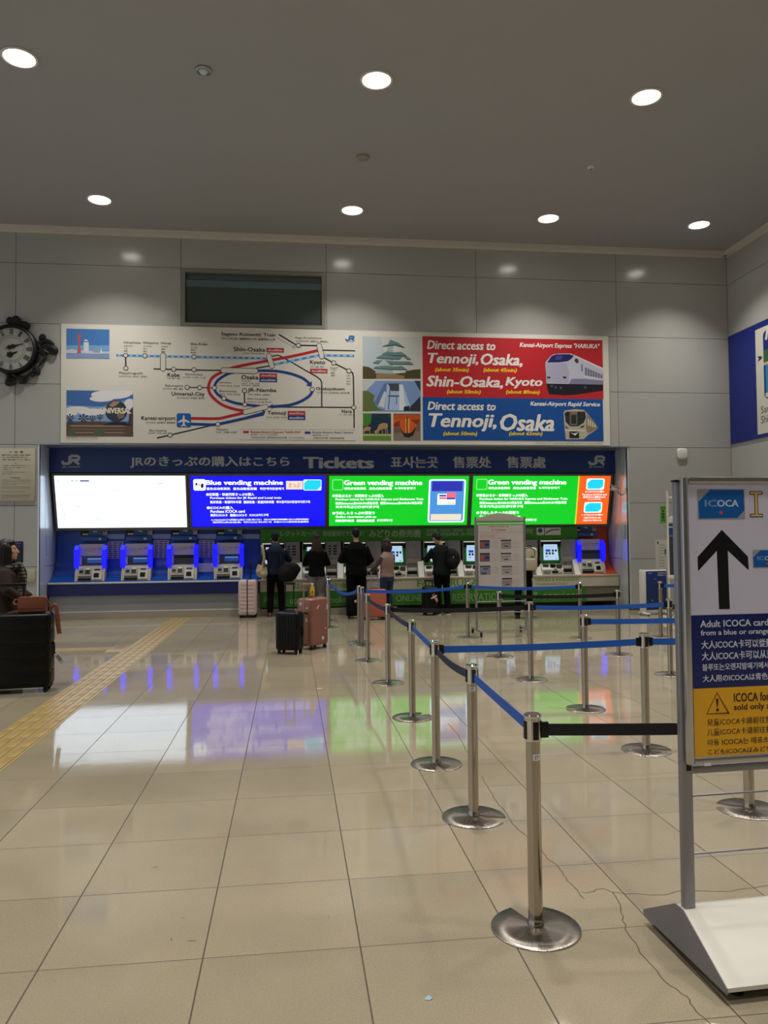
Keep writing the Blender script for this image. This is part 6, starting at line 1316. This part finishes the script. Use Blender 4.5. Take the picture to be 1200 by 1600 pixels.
def person(label, loc, rz, H, spec):
    """faces local +y; heights below are for a 1.75 m figure and scale with H"""
    k = H/1.75; t = thing('person', label, 'person', (loc[0], loc[1], 0), rz)
    b = spec.get('bulk', 1.0); sp = spec.get('stance', .10)
    lean = spec.get('lean', 0.0)                      # forward lean of the upper body
    V = lambda x, y, z: Vector((x, y+lean*max(0, z-.95), z))*k
    sk = spec.get('skin', skin_m)
    R = Matrix.Rotation(spec.get('turn', 0.0), 3, 'Z') @ Matrix.Rotation(-spec.get('nod', 0.12), 3, 'X') @ Matrix.Rotation(spec.get('tilt', 0.0), 3, 'Y')
    hc = V(spec.get('hx', 0), .015, 1.622)
    R_ = R
    ft = spec.get('feet', ((-sp, 0), (sp, .03)))
    arms = spec['arms']                               # (elbow, wrist) for left, right
    mb = MB()
    head_shapes(mb, hc, sk, R)
    if k != 1: pass
    mb.tube([V(0, -.02, 1.40), V(0, -.018, 1.50), hc+R @ Vector((0, -.015, -.06))], [.060*k, .052*k, .054*k], sk, 16)
    sh = .185*b
    mb.loft([(z*k, 0, (y+lean*max(0, z-.95))*k, rx*k*b, ry*k*b) for z, y, rx, ry in ((.84, 0, .13, .10), (.95, 0, .158, .108), (1.08, 0, .135, .10), (1.22, 0, .15, .108), (1.36, -.005, .168, .10), (1.43, -.015, .12, .075), (1.47, -.018, .06, .055))], sk, 24)
    legs = []
    for i, s in enumerate((-1, 1)):
        fx, fy = ft[i]; hip = V(s*.085, 0, .90); knee = V(s*.085*.4+fx*.6, fy*.55+.02, .49); ank = V(fx, fy-.02, .09); legs.append((hip, knee, ank))
        mb.tube([hip, hip*.5+knee*.5, knee, knee*.6+ank*.4, ank], [.082*k*b, .070*k*b, .052*k, .050*k, .036*k], sk, 16)
        mb.tube([ank, V(fx, fy+.03, .05), V(fx, fy+.15, .03)], [.036*k, .040*k, .028*k], sk, 12)
    ap = []
    for i, s in enumerate((-1, 1)):
        S_ = V(s*(sh-.03), -.015, 1.365); E_, W_ = (V(*p) for p in arms[i][:2]); ap.append((S_, E_, W_))
        mb.tube([S_, S_*.5+E_*.5, E_, E_*.5+W_*.5, W_], [.050*k, .045*k, .038*k, .034*k, .025*k], sk, 14)
        d = (W_-E_).normalized(); pal = arms[i][2] if len(arms[i]) > 2 else (-s*.6, .0, -.8); hand(mb, W_+d*.01, d, s, pal, sk)
    remesh(mb, 'body', t, .0058, 2, m=sk)
    # eyes
    for s in (-1, 1):
        mb = MB(); mb.ell(hc+R @ Vector((s*.031, .0875, .012)), (.011, .006, .0055), mat('eye_dark', '#1a1412', .2), R, 10, 6); mb.build('eye', t)
    # trousers
    tm = spec['trousers']; wd = spec.get('leg_w', 1.0); mb = MB()
    mb.loft([(z*k, 0, y*k, rx*k*b, ry*k*b) for z, y, rx, ry in ((.80, -.005, .150, .115), (.88, -.01, .172, .128), (.97, -.005, .165, .118), (1.03, 0, .150, .108))], tm, 24)
    for hip, knee, ank in legs:
        mb.tube([hip, hip*.5+knee*.5, knee, knee*.5+ank*.5, ank+Vector((0, 0, -.02))], [.098*k*b*(.5+.5*wd), .088*k*wd, .072*k*wd, .068*k*wd, .062*k*wd], tm, 18)
    remesh(mb, 'trousers', t, .0115, 3, .010, 9, tm)
    # upper garment
    jm = spec['top']; hem = spec.get('hem', .82); jb = spec.get('jb', 1.0)*b; mb = MB()
    pr_ = [(hem, -.005, .178, .135), ((hem+.98)/2, -.005, .180, .135), (1.00, 0, .172, .128), (1.10, 0, .170, .126), (1.22, -.005, .182, .132), (1.33, -.012, .190, .130), (1.395, -.018, .160, .110), (1.44, -.022, .112, .086), (1.48, -.02, .078, .070)]
    mb.loft([(z*k, 0, (y+lean*max(0, z-.95))*k, rx*k*jb, ry*k*jb) for z, y, rx, ry in pr_], jm, 30)
    sm = spec.get('sleeve', jm); ml = MB() if sm is not jm else mb
    for S_, E_, W_ in ap:
        e2 = W_+(E_-W_).normalized()*.015
        ml.tube([S_+Vector((0, 0, -.005)), S_*.5+E_*.5, E_, E_*.5+W_*.5, e2], [.070*k*jb, .067*k*jb, .060*k*jb, .054*k, .046*k], sm, 16)
    remesh(mb, spec.get('top_name', 'jacket'), t, .0115, 3, .014, 8, jm)
    if ml is not mb: remesh(ml, 'sleeves', t, .0115, 3, .010, 8, sm)
    if spec.get('collar'):
        mb = MB(); cm = spec['collar']; c_ = V(0, -.02, 1.475); mb.v = []
        rings = [[c_+Vector((cos(2*pi*j/24)*r*k, sin(2*pi*j/24)*r*.9*k, z*k)) for j in range(24)] for r, z in ((.098, -.03), (.094, .02), (.085, .05), (.072, .05), (.072, -.02))]
        mb.rings(rings, cm, cap=False); mb.build('collar', t)
    # shoes
    for i, s in enumerate((-1, 1)):
        fx, fy = ft[i]; mb = MB(); sm_ = spec['shoes']
        mb.loft([(.001, fx*k, (fy+.055)*k, .048*k, .142*k), (.03, fx*k, (fy+.055)*k, .050*k, .145*k), (.055, fx*k, (fy+.045)*k, .046*k, .125*k), (.085, fx*k, (fy-.005)*k, .042*k, .072*k), (.105, fx*k, (fy-.02)*k, .036*k, .045*k)], sm_, 24, 2.5)
        ob = mb.build('shoe', t, ang=60)
        mb = MB(); mb.loft([(.0, fx*k, (fy+.055)*k, .052*k, .148*k), (.018, fx*k, (fy+.055)*k, .052*k, .148*k)], spec.get('sole', rubber), 24, 2.5); sb = mb.build('sole', ob)
    hm = spec['hair'][1]; mb = MB()
    kind = spec['hair'][0]
    if kind == 'short': hair_short(mb, hc, R, hm)
    elif kind == 'bob': hair_bob(mb, hc, R, hm)
    else: hair_long(mb, hc, R, hm, *spec['hair'][2:])
    ho = remesh(mb, 'hair', t, .0075, 2, 0, 1, hm)
    for v in ho.data.vertices:
        p = v.co; a = math.atan2(p.x-hc.x, -(p.y-hc.y)); amp = .004 if kind == 'short' else .007
        v.co = p+v.normal*amp*noise.noise(Vector((a*7, p.z*4, 1.3)))
    return t, k, V, hc
hair_b = mat('hair_black', '#080706', .5, spec=.25, vary=.2, scale=40); hair_br = mat('hair_brown', '#2c1c14', .5, spec=.3, vary=.3, scale=30); hair_lb = mat('hair_brown_blond', '#2c1c13', .55, vary=.5, spec=.25, scale=14); hair_d = mat('hair_dark_brown', '#15100e', .45, spec=.3, vary=.2, scale=30)
navyj = mat('navy_jacket', '#101930', .8, spec=.25, vary=.12, scale=14, bump=.15); blackj = mat('black_coat', '#060608', .9, spec=.15, vary=.1, scale=14); blackt = mat('black_trousers', '#070709', .9, spec=.15); greyt = mat('grey_trousers', '#6d6866', .85, vary=.08, scale=14); jeans = mat('dark_blue_jeans', '#172a47', .8, vary=.15, scale=20)
pinkv = mat('pink_quilted_vest', '#8d716a', .75, vary=.08, scale=10); greyk = mat('grey_knit_sleeves', '#4a4442', .9, vary=.1, scale=30); greenj = mat('dark_green_jacket', '#0a1212', .85, spec=.2, vary=.1, scale=14); brownc = mat('brown_wool_coat', '#2b1c15', .9, vary=.15, scale=25)
shoe_br = mat('brown_shoes', '#7b5238', .5); shoe_b = mat('black_shoes', '#131314', .5); white_sole = mat('white_sole', '#bdb9b2', .5)
work = lambda y=.33, z=1.12: (((-.25, .08, 1.11), (-.12, y, z), (0, .2, -1)), ((.25, .08, 1.11), (.12, y, z), (0, .2, -1)))
# 1 navy jacket
P = on_floor(431, 962.5); p1 = thing  # keep name free
P1_, k1, V1, h1 = person('person in a navy jacket and black trousers at the first green machine, seen from behind', (P.x, P.y), radians(2), 1.80,
    dict(arms=(((-.30, .00, 1.13), (-.26, .20, .98), (.4, 0, -.6)), ((.29, .08, 1.16), (.17, .31, 1.16), (0, .2, -1))), trousers=blackt, top=navyj, hem=.86, jb=1.04, shoes=shoe_br, hair=('short', hair_b), collar=mat('navy_collar', '#27324e', .8), feet=((-.12, .0), (.13, .02)), hx=-.01))
def bag_strap(mb, pts, w, m, thick=.008):
    pts = curve([Vector(p) for p in pts], 5); N = len(pts); vs = []; fs = []
    for i, p in enumerate(pts):
        t = (pts[min(i+1, N-1)]-pts[max(i-1, 0)]).normalized(); n = Vector((0, 1, 0)); s = t.cross(n)
        s = s.normalized() if s.length > .1 else Vector((1, 0, 0))
        n = s.cross(t).normalized()
        for a, b in ((-1, -1), (1, -1), (1, 1), (-1, 1)): vs.append(p+s*a*w/2+n*b*thick/2)
    for i in range(N-1):
        for j in range(4): fs.append([i*4+j, i*4+(j+1) % 4, (i+1)*4+(j+1) % 4, (i+1)*4+j])
    mb.add(vs, fs, m)
cream = mat('cream_canvas', '#a89a80', .8, vary=.12, scale=14, bump=.2)
B = thing('shoulder_bag', 'cream fabric shoulder bag hanging at the left hip of the person in navy', 'bag', (P.x-.30, P.y-.13, .86))
mb = MB(); mb.ell((0, 0, .10), (.12, .07, .13), cream); mb.ell((.03, -.01, .05), (.11, .07, .09), cream); mb.ell((-.05, .0, .17), (.06, .05, .08), cream); remesh(mb, 'body', B, .010, 3, .02, 14, cream)
mb = MB(); bag_strap(mb, [(.02, -.02, .22), (.06, -.04, .36), (.05, -.045, .5), (.03, -.03, .62), (.02, .03, .66)], .055, cream); mb.build('strap', B)
mb = MB(); mb.box((.07, -.06, .24), (.05, .02, .09), leather, .006); mb.build('leather_tab', B)
blk = mat('black_nylon', '#060608', .7, spec=.25, bump=.2, scale=16)
B = thing('duffel_bag', 'black bulging bag hung on the right side of the person in navy', 'bag', (P.x+.27, P.y-.22, .78))
mb = MB(); mb.ell((0, 0, .16), (.22, .11, .20), blk); mb.ell((.10, 0, .22), (.17, .10, .13), blk); mb.ell((-.06, 0, .10), (.18, .11, .15), blk); remesh(mb, 'body', B, .012, 4, .03, 9, blk)
mb = MB(); mb.tube([(-.14, 0, .28), (-.16, .05, .46), (-.19, .12, .60), (-.20, .20, .62)], .018, blk, 8, smooth=4); mb.build('strap', B)
# 2 long hair
P = on_floor(495, 962); 
person('person with long brown hair, black jacket and wide grey trousers, seen from behind', (P.x, P.y-.05), 0, 1.74,
    dict(arms=work(.33, 1.14), trousers=greyt, leg_w=1.28, top=blackj, hem=.84, jb=1.08, bulk=.93, shoes=shoe_b, hair=('long', hair_lb, .34, .125), nod=.2))
# 3 tall black
P = on_floor(557, 962)
person('tall person in a loose black coat with short black hair, seen from behind', (P.x, P.y-.03), radians(3), 1.86,
    dict(arms=(((-.30, .03, 1.10), (-.16, .30, 1.08), (0, .2, -1)), ((.30, .03, 1.10), (.22, .26, 1.00), (-.3, .2, -1))), trousers=blackt, leg_w=1.25, top=blackj, hem=.80, jb=1.13, bulk=1.06, shoes=shoe_b, hair=('short', hair_b), feet=((-.11, 0), (.14, .04)), nod=.25))
# 4 pink vest
P = on_floor(601, 966)
person('person in a pink quilted vest, grey sleeves and jeans, brown bobbed hair', (P.x+.07, P.y+.12), radians(34), 1.62,
    dict(arms=(((-.24, .12, 1.13), (-.12, .36, 1.06), (0, .2, -1)), ((.24, .10, 1.14), (.14, .34, 1.10), (0, .2, -1))), trousers=jeans, top=pinkv, sleeve=greyk, top_name='vest', hem=.90, bulk=.95, shoes=shoe_b, hair=('bob', hair_br), nod=.22))
# 5 backpack
P = on_floor(691, 960)
person('person in dark green black jacket leaning to the screen with a backpack, seen from behind', (P.x, P.y), radians(10), 1.76,
    dict(arms=(((-.30, .12, 1.16), (-.16, .36, 1.14), (0, .2, -1)), ((.26, .10, 1.12), (.12, .36, 1.10), (0, .2, -1))), trousers=blackt, top=greenj, hem=.84, jb=1.1, shoes=shoe_b, sole=white_sole, hair=('short', hair_d), lean=.16, hx=-.06, nod=.45, turn=.35, feet=((-.07, .02), (.13, .0))))
B = thing('backpack', 'black backpack slung on the right shoulder of the person leaning to the screen', 'backpack', (P.x+.21, P.y-.13, .98), radians(-18))
mb = MB(); mb.ell((0, 0, .20), (.16, .10, .23), blk); mb.ell((.02, -.05, .13), (.12, .07, .13), blk); mb.ell((-.02, .02, .33), (.12, .09, .11), blk); remesh(mb, 'body', B, .011, 3, .015, 10, blk)
mb = MB(); mb.tube([(-.08, .04, .38), (-.12, .10, .47), (-.14, .20, .46)], .02, blk, 8, smooth=4); mb.build('strap', B)
mb = MB(); mb.box((.03, -.10, .24), (.02, .012, .05), grey, .004, Matrix.Rotation(.4, 3, 'Y')); mb.build('zip_tag', B)
# 6 behind the board
P = on_floor(820, 966)
person('person in black half hidden behind the information board, wearing a pale backpack', (P.x-.02, P.y), radians(-20), 1.70,
    dict(arms=(((-.26, .08, 1.14), (-.14, .33, 1.14), (0, .2, -1)), ((.30, .04, 1.16), (.24, .30, 1.05), (0, .2, -1))), trousers=blackt, top=blackj, hem=.84, jb=1.12, shoes=shoe_b, sole=rubber, hair=('short', hair_b), feet=((-.13, -.02), (.13, .06)), nod=.2))
palebp = mat('pale_backpack_fabric', '#b3ab98', .75, vary=.08, scale=14)
B = thing('backpack', 'pale cream backpack worn by the person behind the information board', 'backpack', (P.x+.05, P.y-.22, .95), radians(-20))
mb = MB(); mb.box((0, 0, .25), (.30, .15, .46), palebp, .06, seg=4); mb.build('body', B)
mb = MB(); mb.box((0, -.09, .15), (.24, .05, .22), palebp, .022, seg=3); mb.build('front_pocket', B)
mb = MB(); mb.box((.06, -.082, .30), (.07, .012, .03), mat('label_tan', '#8a6d48', .6), .003); mb.build('label_patch', B)
mb = MB(); mb.tube([(-.10, -.075, .33), (-.10, -.078, .43), (.0, -.06, .475), (.10, -.078, .43), (.10, -.075, .33)], .006, black, 8, smooth=4); mb.build('zip', B)
mb = MB(); mb.tube([(-.04, .0, .475), (-.03, .0, .51), (.03, .0, .51), (.04, .0, .475)], .008, black, 8, smooth=4); mb.build('top_loop', B)
# 7 woman at the left edge
LYP = 9.55
P = on_wall(10, 900, LYP)
tp, kp, Vp, hp_ = person('person in a brown coat and plaid scarf at the left edge, dark hair, facing right', (P.x, LYP), radians(-82), 1.66,
    dict(arms=(((-.25, .06, 1.14), (-.15, .26, 1.02), (.4, .2, -1)), ((.25, .06, 1.14), (.16, .26, 1.0), (-.4, .2, -1))), trousers=blackt, top=brownc, hem=.60, jb=1.10, top_name='coat', shoes=shoe_b, hair=('long', hair_d, .30, .12, True), nod=-.08, skin=mat('skin_light', '#c49a80', .5, vary=.05, scale=12)))
scm = bpy.data.materials.new('plaid_scarf'); scm.use_nodes = True; nt = scm.node_tree; bb = nt.nodes['Principled BSDF']; bb.inputs['Roughness'].default_value = .9
tc = nt.nodes.new('ShaderNodeTexCoord'); w1 = nt.nodes.new('ShaderNodeTexWave'); w2 = nt.nodes.new('ShaderNodeTexWave'); w1.inputs['Scale'].default_value = 7; w2.inputs['Scale'].default_value = 8; w2.bands_direction = 'Z'
for w_ in (w1, w2): nt.links.new(tc.outputs['Object'], w_.inputs['Vector']); w_.inputs['Distortion'].default_value = 1.2
ad = nt.nodes.new('ShaderNodeMath'); ad.operation = 'ADD'; nt.links.new(w1.outputs['Fac'], ad.inputs[0]); nt.links.new(w2.outputs['Fac'], ad.inputs[1])
cr_ = nt.nodes.new('ShaderNodeValToRGB'); cr_.color_ramp.elements[0].color = rgb('#15161c'); cr_.color_ramp.elements[1].color = rgb('#77736a'); cr_.color_ramp.elements[0].position = .35; cr_.color_ramp.elements[1].position = .8
e_ = cr_.color_ramp.elements.new(.55); e_.color = rgb('#383632'); mh = nt.nodes.new('ShaderNodeMath'); mh.operation = 'MULTIPLY'; mh.inputs[1].default_value = .5; nt.links.new(ad.outputs[0], mh.inputs[0]); nt.links.new(mh.outputs[0], cr_.inputs[0]); nt.links.new(cr_.outputs[0], bb.inputs['Base Color'])
mb = MB(); c = Vp(0, 0.0, 1.47)
mb.tube([c+Vector((cos(a)*.085, sin(a)*.085+.01, .012*sin(2*a)-.055)) for a in [2*pi*j/14 for j in range(14)]], .042, scm, 12, closed=True)
mb.tube([Vp(.02, .11, 1.45), Vp(-.01, .17, 1.36), Vp(.0, .18, 1.22), Vp(.02, .17, 1.08), Vp(.02, .165, 1.0)], [.05, .055, .055, .055, .045], scm, 12, smooth=4)
remesh(mb, 'scarf', tp, .010, 3, .012, 14, scm)

# ------------------------------------------------------------------ litter
p = on_floor(669, 1561); t = thing('paper_scrap', 'tiny crumpled pale blue paper scrap on the floor near the camera', 'litter', (p.x, p.y, 0))
mb = MB(); sc_ = mat('scrap_blue', '#9db8c8', .6)
mb.add([(-.016, -.004, .001), (.004, -.010, .002), (.014, -.004, .004), (.002, .004, .012), (-.004, .012, .003), (.018, -.002, .010), (.0, -.002, .0)], [[0, 1, 3], [1, 2, 3], [2, 5, 3], [0, 3, 4], [4, 3, 5], [0, 4, 6], [0, 6, 1], [1, 6, 2]], sc_); mb.build('paper', t, flat=True)
for x, y, lab in ((544, 1058, 'small white paper strip lying on the floor left of the pair of posts'),):
    p = on_floor(499, 1076); t = thing('paper_strip', 'small white paper strip on the floor below the black suitcase', 'litter', (p.x, p.y, 0)); mb = MB(); mb.box((0, 0, .0015), (.055, .02, .002), paper, 0, Matrix.Rotation(.1, 3, 'Z')); mb.build('strip', t, flat=True)
